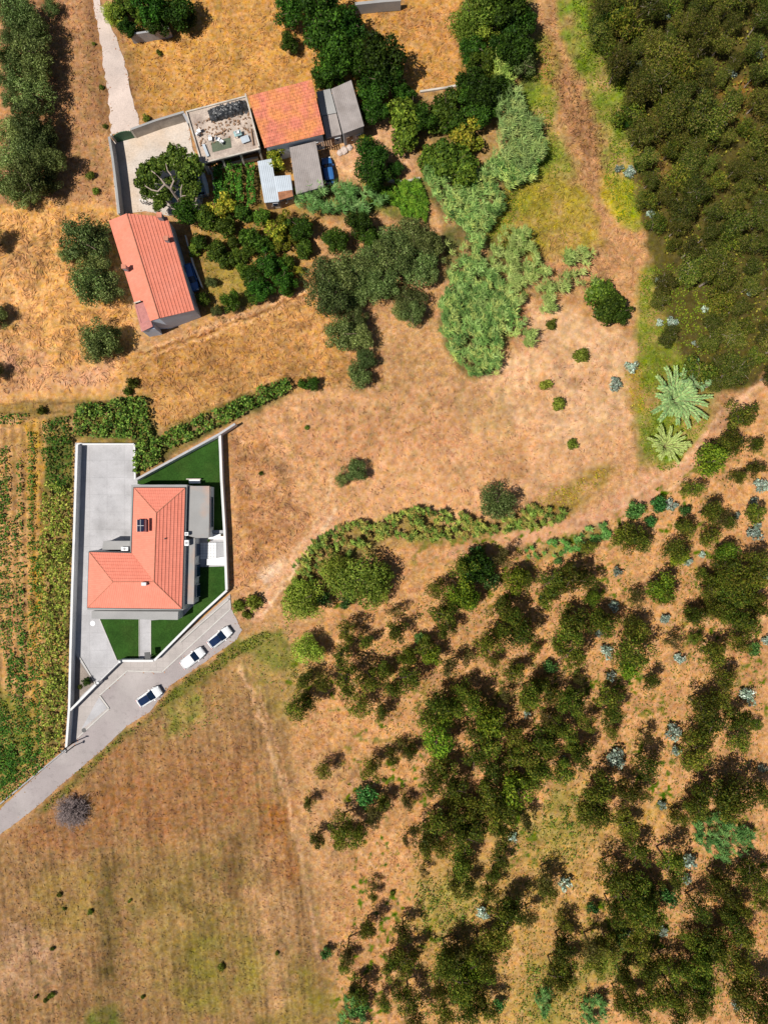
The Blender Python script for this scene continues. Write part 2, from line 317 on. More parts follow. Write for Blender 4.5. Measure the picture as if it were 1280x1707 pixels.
R = [  # polygon px, colour, edge softness px, edge warp px, opacity
 ([(-400, -400), (160, -400), (180, 230), (205, 350), (0, 350), (-400, 350)], (182, 132, 92), 10, 14, 1),
 ([(-400, 330), (205, 345), (225, 560), (222, 640), (180, 668), (-400, 668)], (218, 160, 96), 8, 16, 1),
 ([(-400, 585), (40, 570), (75, 590), (90, 620), (200, 600), (190, 650), (-400, 672)], (215, 160, 125), 10, 12, .8),
 ([(-30, 400), (60, 400), (60, 560), (100, 580), (40, 600), (-30, 560)], (214, 158, 112), 14, 14, .5),
 ([(200, -300), (820, -300), (790, 60), (780, 140), (700, 150), (620, 240), (420, 180), (330, 185), (240, 200), (222, 150), (212, 90)], (204, 148, 84), 6, 10, 1),
 ([(225, 60), (470, 50), (480, 90), (230, 120)], (214, 155, 84), 14, 20, .6),
 ([(650, 20), (770, 20), (775, 100), (680, 60)], (202, 140, 90), 14, 16, .6),
 ([(185, 0), (215, 60), (245, 190), (222, 200), (200, 110), (170, 20)], (165, 120, 76), 8, 8, .8),
 ([(138, 0), (156, 0), (176, 130), (186, 220), (168, 220), (150, 110)], (140, 98, 66), 6, 8, .7),
 ([(330, 190), (560, 170), (700, 170), (720, 300), (640, 330), (520, 380), (560, 480), (330, 540), (300, 420)], (190, 140, 88), 8, 12, 1),
 ([(330, 430), (420, 440), (420, 510), (345, 515)], (170, 150, 62), 10, 10, .7),
 ([(530, 230), (640, 190), (700, 230), (690, 300), (560, 310)], (212, 160, 118), 8, 8, 1),
 ([(560, 290), (620, 300), (650, 310), (650, 330), (550, 330)], (120, 120, 50), 6, 6, .6),
 ([(210, 600), (330, 545), (510, 480), (560, 530), (600, 640), (490, 650), (270, 720), (225, 680)], (200, 146, 88), 6, 10, 1),
 ([(240, 600), (330, 570), (470, 560), (480, 600), (300, 650), (240, 640)], (164, 114, 62), 16, 22, .75),
 ([(330, 540), (505, 475), (512, 490), (400, 535), (330, 562), (240, 590), (240, 578)], (214, 156, 108), 3, 4, .9),
 ([(480, 520), (590, 570), (640, 640), (470, 600)], (204, 146, 88), 12, 14, .7),
 ([(385, 720), (500, 660), (640, 650), (830, 620), (900, 560), (1060, 560), (1080, 720), (1060, 800), (900, 840), (760, 870), (560, 880), (420, 1020), (385, 980)], (214, 158, 112), 8, 10, 1),
 ([(385, 730), (440, 715), (450, 760), (480, 800), (510, 880), (470, 930), (400, 990), (386, 960)], (176, 122, 78), 12, 16, .9),
 ([(470, 700), (620, 690), (760, 700), (740, 760), (560, 780), (480, 760)], (196, 138, 98), 20, 26, .6),
 ([(800, 620), (860, 530), (960, 500), (1055, 560), (1058, 700), (960, 760), (850, 700)], (232, 182, 138), 10, 12, .98),
 ([(880, 760), (1000, 700), (1070, 730), (1000, 790), (900, 840), (850, 820)], (226, 172, 128), 10, 12, .7),
 ([(800, 735), (878, 745), (875, 800), (820, 800)], (172, 122, 82), 8, 8, .55),
 ([(860, 660), (930, 650), (925, 700), (880, 710)], (190, 140, 98), 8, 8, .5),
 ([(955, 625), (990, 625), (985, 662), (960, 655)], (180, 130, 90), 6, 6, .6),
 ([(930, 760), (960, 720), (1020, 700), (1060, 705), (1075, 780), (1010, 770)], (190, 140, 96), 10, 12, .5),
 ([(760, 660), (850, 650), (840, 760), (780, 730)], (196, 160, 110), 14, 20, .5),
 ([(880, -200), (960, -200), (965, 60), (985, 150), (1040, 280), (1080, 420), (1060, 560), (960, 520), (840, 470), (830, 360), (900, 270), (895, 100)], (196, 144, 98), 8, 12, 1),
 ([(905, 120), (960, 120), (1010, 240), (1010, 300), (970, 270), (930, 170)], (156, 110, 76), 10, 14, .7),
 ([(895, 60), (930, 80), (925, 140), (900, 180)], (176, 120, 70), 8, 10, .8),
 ([(935, -200), (1000, -200), (1010, 60), (1060, 140), (1062, 300), (1080, 380), (1040, 375), (1010, 270), (975, 150), (930, 60)], (112, 138, 34), 8, 12, .97),
 ([(1005, 285), (1060, 300), (1070, 370), (1030, 375), (1000, 330)], (186, 172, 30), 8, 10, .9),
 ([(880, 50), (915, 60), (935, 120), (925, 200), (965, 290), (930, 330), (890, 300), (880, 180)], (126, 142, 44), 10, 12, .75),
 ([(870, 90), (905, 130), (890, 190), (930, 260), (900, 300), (880, 360), (840, 330), (860, 200)], (128, 150, 40), 8, 10, .9),
 ([(835, 300), (900, 280), (970, 310), (1000, 410), (900, 440), (815, 400)], (166, 146, 48), 12, 16, .9),
 ([(820, 330), (900, 330), (930, 400), (850, 430), (800, 400)], (120, 122, 40), 12, 14, .6),
 ([(820, 480), (880, 480), (880, 560), (830, 610), (790, 590)], (152, 92, 56), 8, 10, .7),
 ([(1065, 450), (1100, 430), (1180, 440), (1200, 620), (1180, 720), (1120, 780), (1060, 740), (1060, 600)], (116, 130, 34), 8, 10, .97),
 ([(1040, 610), (1065, 610), (1080, 690), (1050, 690), (1030, 650)], (160, 128, 44), 8, 8, .8),
 ([(1055, 700), (1090, 690), (1130, 740), (1120, 780), (1070, 770)], (92, 128, 28), 8, 8, .9),
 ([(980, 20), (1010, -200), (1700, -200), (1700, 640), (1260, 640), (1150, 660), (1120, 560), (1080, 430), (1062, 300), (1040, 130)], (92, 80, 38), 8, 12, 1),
 ([(1075, 250), (1110, 250), (1120, 300), (1080, 310)], (190, 140, 80), 8, 10, .7),
 ([(1190, 150), (1260, 130), (1270, 200), (1200, 200)], (170, 120, 60), 8, 10, .6),
 ([(1050, 850), (1130, 790), (1195, 705), (1290, 615), (1700, 600), (1700, 2200), (560, 2200), (560, 1500), (640, 1300), (470, 1240), (490, 1060), (640, 900), (870, 900), (1010, 870)], (206, 150, 100), 10, 12, 1),
 ([(700, 1440), (760, 1400), (860, 1350), (960, 1300), (1010, 1380), (1010, 1600), (960, 1760), (700, 1760), (690, 1550)], (190, 150, 84), 30, 40, .8),
 ([(690, 1460), (800, 1470), (800, 1520), (720, 1560)], (126, 134, 52), 14, 24, .5),
 ([(860, 1340), (960, 1310), (990, 1400), (940, 1430), (870, 1410)], (130, 136, 54), 14, 34, .5),
 ([(1000, 1550), (1100, 1540), (1090, 1620), (990, 1640)], (98, 118, 32), 14, 22, .8),
 ([(880, 1600), (980, 1600), (980, 1760), (860, 1760)], (140, 132, 56), 14, 22, .7),
 ([(1000, 1350), (1120, 1340), (1130, 1380), (1010, 1400)], (190, 150, 76), 14, 22, .7),
 ([(1170, 1500), (1230, 1480), (1290, 1560), (1200, 1600)], (196, 126, 72), 14, 22, .5),
 ([(770, 905), (870, 885), (980, 850), (1070, 790), (1130, 770), (1230, 660), (1290, 610), (1290, 640), (1240, 680), (1150, 790), (1090, 830), (1000, 880), (870, 915), (780, 930), (720, 930)], (218, 160, 122), 5, 8, .9),
 ([(400, 1035), (450, 960), (520, 880), (560, 850), (565, 880), (520, 920), (470, 980), (430, 1035)], (226, 170, 132), 4, 6, .9),
 ([(425, 955), (475, 925), (470, 950), (440, 975)], (236, 196, 164), 3, 5, .9),
 ([(880, 840), (930, 815), (1010, 770), (1030, 790), (960, 850), (900, 870)], (150, 124, 48), 8, 10, .7),
 ([(500, 1140), (600, 1200), (600, 1290), (520, 1260), (460, 1160)], (200, 146, 96), 12, 14, .7),
 ([(-500, 1560), (0, 1395), (110, 1305), (250, 1190), (330, 1118), (400, 1068), (470, 1150), (500, 1400), (540, 1500), (560, 1760), (540, 2200), (-500, 2200)], (160, 120, 80), 8, 10, 1),
 ([(120, 1300), (240, 1240), (420, 1240), (440, 1340), (300, 1400), (60, 1420), (30, 1400)], (164, 112, 72), 20, 30, .9),
 ([(430, 1330), (490, 1330), (500, 1460), (440, 1480)], (166, 104, 56), 14, 20, .8),
 ([(180, 1440), (320, 1400), (420, 1420), (460, 1600), (380, 1700), (260, 1680), (220, 1560)], (136, 120, 54), 30, 40, .5),
 ([(300, 1560), (360, 1540), (360, 1680), (310, 1700)], (126, 120, 42), 16, 22, .7),
 ([(40, 1460), (160, 1450), (170, 1560), (60, 1570)], (146, 122, 56), 20, 30, .6),
 ([(165, 1440), (195, 1440), (205, 1700), (150, 1760), (165, 1600)], (104, 86, 46), 10, 14, .95),
 ([(370, 1390), (400, 1390), (405, 1500), (375, 1480)], (116, 82, 52), 10, 14, .9),
 ([(150, 1680), (200, 1680), (215, 1760), (140, 1760)], (86, 108, 30), 10, 12, .8),
 ([(400, 1560), (500, 1590), (560, 1660), (560, 1760), (460, 1760), (380, 1640)], (136, 124, 46), 20, 26, .75),
 ([(0, 1540), (90, 1560), (90, 1660), (0, 1660)], (186, 142, 108), 14, 20, .9),
 ([(410, 1420), (470, 1400), (500, 1700), (440, 1700)], (196, 148, 104), 16, 20, .8),
 ([(400, 1070), (440, 1060), (540, 1100), (480, 1230), (440, 1180), (400, 1120)], (160, 134, 74), 12, 16, .8),
 ([(300, 1135), (400, 1070), (390, 1150), (320, 1220), (250, 1250), (240, 1200)], (174, 132, 84), 10, 16, .8),
 ([(280, 1170), (330, 1150), (345, 1190), (270, 1230)], (112, 126, 42), 8, 14, .8),
 ([(60, 1350), (112, 1306), (215, 1212), (255, 1190), (290, 1145), (330, 1118), (400, 1070), (470, 1045), (480, 1075), (400, 1100), (335, 1140), (285, 1175), (200, 1240), (130, 1310), (75, 1352)], (100, 108, 36), 4, 8, .9),
 ([(400, 1068), (470, 1040), (500, 1100), (480, 1130), (410, 1090)], (120, 128, 50), 8, 14, .7),
 ([(-400, 668), (130, 668), (130, 700), (-400, 700)], (140, 112, 56), 5, 6, .85),
 ([(-400, 690), (124, 700), (122, 900), (116, 1180), (104, 1260), (0, 1345), (-400, 1600)], (196, 146, 94), 4, 4, 1),
 ([(40, 700), (75, 700), (74, 900), (70, 1200), (48, 1200), (50, 900)], (180, 136, 50), 6, 8, .7),
 ([(-60, 1100), (60, 1180), (70, 1260), (0, 1340), (-60, 1340)], (110, 118, 40), 12, 16, .85),
 ([(125, 735), (125, 665), (250, 660), (262, 720), (480, 630), (492, 655), (300, 750), (235, 795)], (120, 110, 48), 6, 6, .9),

 ([(700, 300), (735, 285), (790, 300), (870, 240), (890, 275), (835, 360), (800, 420), (870, 545), (828, 600), (822, 628), (780, 630), (750, 600), (728, 560), (745, 480), (735, 370)], (70, 84, 38), 5, 6, .9),
 ([(820, 390), (870, 390), (915, 470), (960, 460), (985, 480), (925, 495), (830, 480), (805, 440)], (90, 98, 46), 6, 8, .8),
 ([(492, 328), (530, 320), (630, 318), (640, 345), (600, 370), (495, 352)], (70, 86, 36), 5, 5, .9),
 ([(655, 308), (712, 305), (715, 375), (665, 370), (615, 345), (615, 315)], (84, 112, 34), 5, 5, .9),
 ([(640, 160), (840, 140), (890, 180), (890, 240), (800, 300), (700, 290), (690, 200)], (112, 104, 52), 8, 10, .7),
 ([(770, 0), (890, 0), (900, 130), (880, 180), (790, 180), (770, 100)], (84, 90, 40), 8, 8, .9),
 ([(78, 695), (124, 695), (122, 900), (114, 1180), (104, 1256), (76, 1262), (72, 850)], (84, 92, 38), 3, 3, .9),
 ([(130, 674), (245, 660), (262, 730), (330, 692), (440, 645), (482, 630), (490, 655), (380, 707), (270, 775), (236, 790), (226, 745), (222, 733), (128, 730)], (76, 84, 36), 4, 4, .9),
 ([(355, 278), (436, 274), (440, 345), (360, 352)], (70, 78, 36), 4, 4, .85),
 ([(330, 350), (520, 340), (515, 430), (440, 500), (380, 510), (330, 440)], (140, 118, 56), 10, 14, .6),
 ([(488, 940), (560, 880), (700, 850), (800, 872), (930, 850), (900, 880), (760, 905), (600, 925), (500, 990)], (132, 122, 58), 6, 8, .75),
 ([(866, 915), (1012, 870), (1020, 892), (930, 928)], (126, 124, 58), 5, 6, .75),
]
col = np.tile(base, (len(X), 1)); 
n1 = fbm(PX, PY, 60, 1) - .5; n2 = fbm(PX, PY, 60, 50) - .5; n3 = fbm(PX, PY, 14, 90, 3) - .5; n4 = fbm(PX, PY, 14, 130, 3) - .5
core = (np.abs(X) < 75) & (np.abs(Y) < 95)
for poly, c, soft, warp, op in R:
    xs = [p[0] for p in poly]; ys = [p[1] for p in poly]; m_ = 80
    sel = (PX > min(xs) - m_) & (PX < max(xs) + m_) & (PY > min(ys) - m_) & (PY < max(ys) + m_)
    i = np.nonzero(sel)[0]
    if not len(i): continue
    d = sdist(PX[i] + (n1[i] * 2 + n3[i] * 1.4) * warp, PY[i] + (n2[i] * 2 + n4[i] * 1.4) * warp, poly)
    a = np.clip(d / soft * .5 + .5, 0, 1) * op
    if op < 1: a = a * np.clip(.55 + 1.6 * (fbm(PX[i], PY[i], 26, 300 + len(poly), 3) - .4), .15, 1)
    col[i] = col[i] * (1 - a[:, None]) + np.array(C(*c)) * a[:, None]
# worn wheel lines, mowing streaks and mottling that belong to the surfaces themselves
def line_mask(pts, width, warp=2.0):
    d = np.full(len(X), 1e9); wx = PX + n4 * 6 * warp; wy = PY + n3 * 6 * warp
    for (x1, y1), (x2, y2) in zip(pts, pts[1:]):
        ex, ey = x2 - x1, y2 - y1; L2 = ex * ex + ey * ey
        t = np.clip(((wx - x1) * ex + (wy - y1) * ey) / L2, 0, 1); d = np.minimum(d, (wx - x1 - t * ex) ** 2 + (wy - y1 - t * ey) ** 2)
    return np.clip(1.3 - np.sqrt(d) / width, 0, 1)
for pts, wd, c, a in [
    ([(425, 1010), (470, 945), (515, 890), (545, 840), (560, 780)], 3, (236, 190, 150), .45),
    ([(440, 1022), (485, 955), (530, 900), (560, 850)], 3, (240, 196, 158), .7),
    ([(400, 1110), (430, 1180), (455, 1260), (480, 1340), (500, 1420), (520, 1520), (530, 1600)], 4.5, (222, 172, 130), .5),
    ([(412, 1100), (445, 1190), (475, 1280), (490, 1400)], 2.2, (214, 160, 118), .5),
    ([(240, 583), (330, 553), (420, 520), (510, 482)], 2.2, (232, 178, 130), .8),
    ([(240, 597), (330, 567), (420, 533), (515, 495)], 2.2, (228, 172, 124), .7),
    ([(235, 590), (330, 560), (420, 527), (510, 488)], 1.8, (140, 90, 52), .8),
    ([(735, 745), (770, 790), (800, 830)], 2, (228, 176, 134), .6), ([(745, 738), (785, 785)], 2, (228, 176, 134), .6),
    ([(880, 500), (920, 600), (960, 700)], 4, (236, 182, 142), .6), ([(1000, 520), (985, 600), (960, 690), (900, 760)], 4, (236, 182, 142), .5),
    ([(0, 690), (60, 686), (130, 690)], 2, (104, 88, 48), .6), ([(0, 673), (125, 672), (210, 668)], 1.8, (120, 88, 56), .7),
    ([(820, 1420), (900, 1370), (980, 1330)], 6, (190, 146, 96), .3),
    ([(1010, 860), (1080, 810), (1140, 770), (1200, 690), (1280, 630)], 4, (232, 182, 144), .6),
    ([(1020, 880), (1095, 830), (1160, 780)], 3, (228, 178, 140), .5),
    ([(800, 640), (900, 600), (1000, 640), (1050, 700)], 6, (232, 176, 134), .4),
    ([(600, 1420), (625, 1450)], 1.6, (230, 180, 140), .7), ([(622, 1405), (642, 1440)], 1.6, (230, 180, 140), .7),
    ([(214, 120), (222, 160), (232, 200)], 2.5, (110, 74, 46), .7), ([(168, 60), (178, 140), (184, 220)], 2.5, (110, 74, 46), .5)]:
    m_ = line_mask(pts, wd) * a; m_ = m_ * (.5 + fbm(PX, PY, 12, 777, 2)); m_ = np.clip(m_, 0, 1)
    col = col * (1 - m_[:, None]) + C(*c) * m_[:, None]
SWF = [(-500, 1560), (0, 1395), (110, 1305), (330, 1120), (400, 1068), (470, 1150), (500, 1400), (545, 1500), (560, 2200), (-500, 2200)]
f = np.clip(sdist(PX, PY, SWF) / 25, 0, 1)
st = vnoise(PX + (PY - 1500) * -.10, PY * .06, 5, 401) * .6 + vnoise(PX + (PY - 1500) * -.10, PY * .05, 11, 402) * .6 - .6
mott = fbm(PX, PY, 10, 410, 3) - .5
fine_ = fbm(PX, PY, 5, 415, 2) - .5
st2 = vnoise(PX + (PY - 1500) * -.10, PY * .05, 3.2, 403) - .5
gain = 1 + f * (.22 * st + .45 * st2) + .6 * mott + .5 * fine_ + .5 * (fbm(PX, PY, 45, 420, 3) - .5)
# crossed wisps of cut straw in the western field
WF = [(-60, 340), (205, 350), (225, 560), (200, 640), (-60, 640)]
wf = np.clip(sdist(PX, PY, WF) / 20, 0, 1)
gain += wf * .9 * (fbm(PX + 30 * n1, PY * .6 + 40 * n2, 14, 430, 4) - .5)
WF2 = [(220, 600), (330, 545), (510, 480), (600, 540), (640, 650), (500, 660), (270, 720)]
wf2 = np.clip(sdist(PX, PY, WF2) / 20, 0, 1); gain += wf2 * .7 * (fbm(PX * .6 + PY * .5 + 30 * n1, PY, 18, 440, 4) - .5)
MF = [(386, 720), (450, 700), (520, 860), (400, 1000)]; mf = np.clip(sdist(PX, PY, MF) / 12, 0, 1); gain += mf * 1.0 * (fbm(PX, PY, 22, 450, 4) - .5)
CR = [(-60, 700), (76, 700), (76, 1260), (-60, 1360)]
cr = np.clip(sdist(PX, PY, CR) / 6, 0, 1); gain += cr * .22 * np.sin((PX + (PY - 900) * -.02) * 2 * math.pi / 15)
gain += f * .07 * np.sin(2 * math.pi * (PX + (PY - 1500) * -.10 + 6 * n3) / 10.5) * (.4 + 1.2 * fbm(PX, PY, 50, 480, 2))
gain = np.clip(gain, .35, 1.8); col = np.clip(col * gain[:, None], .01, .85)
# green flecks
gf = np.clip((fbm(PX, PY, 9, 460, 3) - .60) * 9, 0, 1) * np.clip((fbm(PX, PY, 80, 470, 2) - .42) * 5, 0, 1)
PLN = [(480, 1000), (640, 900), (1000, 860), (1290, 700), (1290, 1720), (540, 1720), (600, 1400), (470, 1250)]
gf2 = gf * (.25 + .95 * inside(PX, PY, PLN)); col = col * (1 - gf2[:, None]) + C(116, 116, 40) * gf2[:, None]
hard = np.full(len(X), -1e9)
for P_ in (ROAD, LANE, YARDP, COMP, FORE): hard = np.maximum(hard, sdist(PX, PY, P_))
flat = np.clip((-hard - 4) / 20, 0, 1)
Z = ((fbm(PX, PY, 70, 500, 3) - .5) * .5 + (fbm(PX, PY, 12, 520, 3) - .5) * .16 + (fbm(PX, PY, 5, 530, 2) - .5) * .07) * flat - .03
Z = np.where(core, Z, -.03)
nxg, nyg = len(gx), len(gy)
ii = (np.arange(nyg - 1)[:, None] * nxg + np.arange(nxg - 1)[None, :]).ravel()
Fq = np.stack([ii, ii + 1, ii + nxg + 1, ii + nxg], 1)
rough = np.ones(len(X))
for poly in ([(800, 620), (860, 530), (960, 500), (1058, 560), (1060, 700), (1000, 800), (880, 830), (820, 760)], [(-40, 575), (90, 590), (200, 600), (190, 655), (-40, 665)], [(770, 905), (980, 850), (1130, 770), (1290, 610), (1290, 645), (1150, 790), (1000, 885), (780, 930)], [(500, 660), (830, 630), (860, 850), (640, 860), (520, 760)]):
    rough = np.minimum(rough, 1 - .6 * np.clip(sdist(PX + 20 * n1, PY + 20 * n2, poly) / 20 + .5, 0, 1))
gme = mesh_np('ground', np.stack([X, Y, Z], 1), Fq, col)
def ground_material():
    m, t, p = new_mat('dry_earth_and_grass'); N = t.nodes; L = t.links
    at = N.new('ShaderNodeAttribute'); at.attribute_name = 'Col'; tc = N.new('ShaderNodeTexCoord')
    def noise(s, d=4, rough=.6):
        n = N.new('ShaderNodeTexNoise'); n.inputs['Scale'].default_value = s; n.inputs['Detail'].default_value = d; n.inputs['Roughness'].default_value = rough; L.new(tc.outputs['Object'], n.inputs[0]); return n.outputs[0]
    def mr(src, a, b, lo, hi):
        r = N.new('ShaderNodeMapRange'); r.inputs[1].default_value = a; r.inputs[2].default_value = b; r.inputs[3].default_value = lo; r.inputs[4].default_value = hi; L.new(src, r.inputs[0]); return r.outputs[0]
    a = noise(2.6, 5, .7); b = noise(7, 3, .7)
    m1 = N.new('ShaderNodeMath'); m1.operation = 'MULTIPLY'; L.new(mr(a, .3, .7, .72, 1.28), m1.inputs[0]); L.new(mr(b, .3, .7, .78, 1.22), m1.inputs[1])
    v = N.new('ShaderNodeVectorMath'); v.operation = 'SCALE'; L.new(at.outputs['Color'], v.inputs[0]); lp = N.new('ShaderNodeMix'); lp.inputs[2].default_value = 1.0; L.new(at.outputs['Alpha'], lp.inputs[0]); L.new(m1.outputs[0], lp.inputs[3]); L.new(lp.outputs[0], v.inputs['Scale'])
    hs = N.new('ShaderNodeHueSaturation'); L.new(v.outputs[0], hs.inputs['Color']); L.new(mr(noise(.9, 4), .3, .7, .49, .512), hs.inputs['Hue']); L.new(mr(noise(1.7, 3), .3, .7, .88, 1.12), hs.inputs['Saturation'])
    L.new(hs.outputs[0], p.inputs['Base Color']); p.inputs['Roughness'].default_value = .95; p.inputs['Specular IOR Level'].default_value = .1
    bp = N.new('ShaderNodeBump'); bp.inputs['Strength'].default_value = .7; bp.inputs['Distance'].default_value = .12; L.new(noise(4.5, 6, .7), bp.inputs['Height']); L.new(bp.outputs[0], p.inputs['Normal'])
    return m
_c = np.ones((len(X), 4), np.float32); _c[:, :3] = col; _c[:, 3] = rough; gme.color_attributes['Col'].data.foreach_set('color', _c.ravel())
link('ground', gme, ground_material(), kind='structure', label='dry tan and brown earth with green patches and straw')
# colour / height lookup for tufts
def gsample(x, y):
    ix = np.clip(np.searchsorted(gx, x), 0, nxg - 1); iy = np.clip(np.searchsorted(gy, y), 0, nyg - 1)
    k = iy * nxg + ix; return col[k], Z[k], hard[k]

# ------------------------------------------------------------------ leaf geometry
def unit(v): return v / (np.linalg.norm(v, axis=1, keepdims=True) + 1e-9)
def rhombi(P, D, Nn, ln, wd):
    """P centres, D long direction, Nn approx normal, ln/wd sizes -> verts, quads"""
    D = unit(D); T = unit(np.cross(Nn, D)); n = len(P)
    ln = np.broadcast_to(ln, (n,))[:, None]; wd = np.broadcast_to(wd, (n,))[:, None]
    V = np.stack([P - D * ln / 2, P + T * wd / 2 + D * ln * .05, P + D * ln / 2, P - T * wd / 2 + D * ln * .05], 1).reshape(-1, 3)
    return V, np.arange(4 * n).reshape(n, 4)
def pick_cols(r, n, cols, jit=.22):
    c = np.array([S(*k, .98) for k in cols]) * np.array([1.0, 1.03, .86]); i = r.integers(0, len(c), n); c = c[i]
    return np.clip(c * (1 + r.uniform(-jit, jit, (n, 1))) * (1 + r.uniform(-.06, .06, (n, 3))), .002, .8)
def crown_mesh(seed, cols, n=1400, K=14, zc=1.2, hz=.9, leaf=.16, asp=.6, lump=(.28, .45), spread=.72, up=.25, flat=.0, fill=.25):
    r = np.random.default_rng(seed)
    c = r.normal(size=(K, 3)); c = unit(c) * (r.random((K, 1)) ** .45) * spread; lr = r.uniform(*lump, K)
    lc = 1 + r.uniform(-.18, .18, K)
    i = r.choice(K, n, p=lr ** 2 / np.sum(lr ** 2)); d = unit(r.normal(size=(n, 3)) + np.array([0, 0, up]))
    rad = lr[i][:, None] * (1 - fill * r.random((n, 1)) ** 2) * (1 + .12 * r.normal(size=(n, 1)))
    P = c[i] + d * rad; P[:, 2] = P[:, 2] * hz + zc
    Nn = unit(d + r.normal(size=(n, 3)) * .55); D = np.cross(Nn, unit(r.normal(size=(n, 3))))
    s = leaf * r.uniform(.6, 1.35, n); V, F = rhombi(P, D, Nn, s, s * asp)
    col_ = pick_cols(r, n, cols) * lc[i][:, None]
    return mesh_np('crown', V, F, np.repeat(col_, 4, 0))
def trunk_mesh(seed, zc, hz, r0=.07, limbs=7, spread=.6, lean=.1):
    r = random.Random(seed); mb = MB(); lx, ly = r.uniform(-lean, lean), r.uniform(-lean, lean)
    top = (lx, ly, zc + hz * .3); mid = (lx * .4, ly * .4, (zc) * .5)
    mb.tube([(0, 0, -.15), mid, top], [r0 * 1.3, r0, r0 * .35], 7)
    for k in range(limbs):
        a = 2 * math.pi * k / limbs + r.uniform(-.4, .4); t = r.uniform(.25, .9)
        b = (mid[0] + (top[0] - mid[0]) * t, mid[1] + (top[1] - mid[1]) * t, mid[2] + (top[2] - mid[2]) * t)
        L_ = spread * r.uniform(.6, 1.05); e = (b[0] + math.cos(a) * L_, b[1] + math.sin(a) * L_, zc + hz * r.uniform(-.3, .55))
        m_ = ((b[0] + e[0]) / 2 + r.uniform(-.08, .08), (b[1] + e[1]) / 2 + r.uniform(-.08, .08), b[2] + (e[2] - b[2]) * .4)
        mb.tube([b, m_, e], [r0 * .5, r0 * .32, r0 * .12], 5)
    me = mb.mesh('trunk', True); return me
KINDS = {
 # crown colours are leaf albedos given as seen in sun; zc/hz relative to crown radius 1
 'euca':   dict(cols=[(86, 100, 30), (68, 82, 24), (112, 118, 38), (54, 66, 20), (116, 108, 44)], n=2100, K=17, zc=1.4, hz=1.05, leaf=.125, asp=.42, lump=(.2, .38), spread=.78, nv=8, r0=.05, bark=BARK),
 'eucaL':  dict(cols=[(110, 132, 34), (90, 112, 30), (134, 146, 44), (74, 96, 28)], n=2600, K=14, zc=1.2, hz=.95, leaf=.135, asp=.42, lump=(.28, .46), spread=.62, nv=3, r0=.05, bark=BARK),
 'thin':   dict(cols=[(84, 78, 40), (66, 64, 28), (100, 90, 50)], n=1100, K=10, zc=1.3, hz=1.2, leaf=.12, asp=.4, lump=(.2, .36), spread=.7, nv=3, r0=.05, bark=BARK),
 'wood':   dict(cols=[(86, 96, 32), (68, 78, 26), (110, 112, 40), (52, 60, 22), (114, 104, 58)], n=4600, K=24, zc=2.3, hz=1.3, leaf=.105, asp=.42, lump=(.2, .42), spread=.8, nv=6, r0=.05, bark=PALEBARK),
 'olive':  dict(cols=[(106, 120, 66), (86, 100, 52), (132, 144, 92), (66, 78, 40)], n=7000, K=30, zc=.95, hz=.7, leaf=.08, asp=.5, lump=(.2, .34), spread=.8, nv=5, r0=.08, bark=BARK),
 'dark':   dict(cols=[(54, 84, 22), (44, 70, 18), (70, 100, 30), (36, 58, 16)], n=5600, K=30, zc=1.1, hz=.85, leaf=.092, asp=.7, lump=(.2, .34), spread=.78, nv=4, r0=.08, bark=BARK),
 'citrus': dict(cols=[(84, 108, 34), (68, 92, 28), (104, 126, 44), (56, 78, 24)], n=2600, K=16, zc=.85, hz=.75, leaf=.145, asp=.7, lump=(.24, .4), spread=.7, nv=4, r0=.06, bark=BARK),
 'yellow': dict(cols=[(140, 138, 42), (116, 122, 38), (160, 152, 54), (90, 104, 34)], n=1500, K=14, zc=.85, hz=.7, leaf=.17, asp=.6, lump=(.22, .38), spread=.74, nv=2, r0=.05, bark=BARK),
 'lime':   dict(cols=[(144, 164, 60), (120, 144, 48), (168, 182, 82), (96, 120, 42)], n=6500, K=28, zc=1.0, hz=.8, leaf=.09, asp=.4, lump=(.22, .36), spread=.76, nv=3, r0=.07, bark=BARK),
 'bush':   dict(cols=[(112, 126, 46), (94, 108, 38), (130, 138, 60)], n=700, K=8, zc=.42, hz=.5, leaf=.24, asp=.5, lump=(.34, .5), spread=.55, nv=3, r0=.04, bark=BARK),
 'silver': dict(cols=[(176, 192, 190), (146, 164, 162), (202, 212, 208), (116, 134, 124)], n=300, K=9, zc=.7, hz=.6, leaf=.34, asp=.45, lump=(.25, .42), spread=.7, nv=4, r0=.05, bark=PALEBARK),
 'teal':   dict(cols=[(74, 118, 58), (58, 98, 46), (100, 142, 78), (46, 82, 38)], n=900, K=10, zc=.8, hz=.7, leaf=.2, asp=.45, lump=(.28, .44), spread=.62, nv=3, r0=.05, bark=BARK),
}
PROTO = {}
for ki, (k, d) in enumerate(KINDS.items()):
    PROTO[k] = []
    for v in range(d['nv']):
        a = {x: d[x] for x in ('cols', 'n', 'K', 'zc', 'hz', 'leaf', 'asp', 'lump', 'spread')}
        cm = crown_mesh(1000 + ki * 50 + v, **a); cm.materials.append(LEAF)
        tm = trunk_mesh(ki * 50 + v, d['zc'], d['hz'], d['r0'], 9 if k == 'wood' else 7); tm.materials.append(d['bark'])
        PROTO[k].append((cm, tm))
ORD = 'first second third fourth fifth sixth seventh eighth ninth tenth eleventh twelfth thirteenth fourteenth fifteenth sixteenth seventeenth eighteenth nineteenth twentieth'.split()
_used = set()
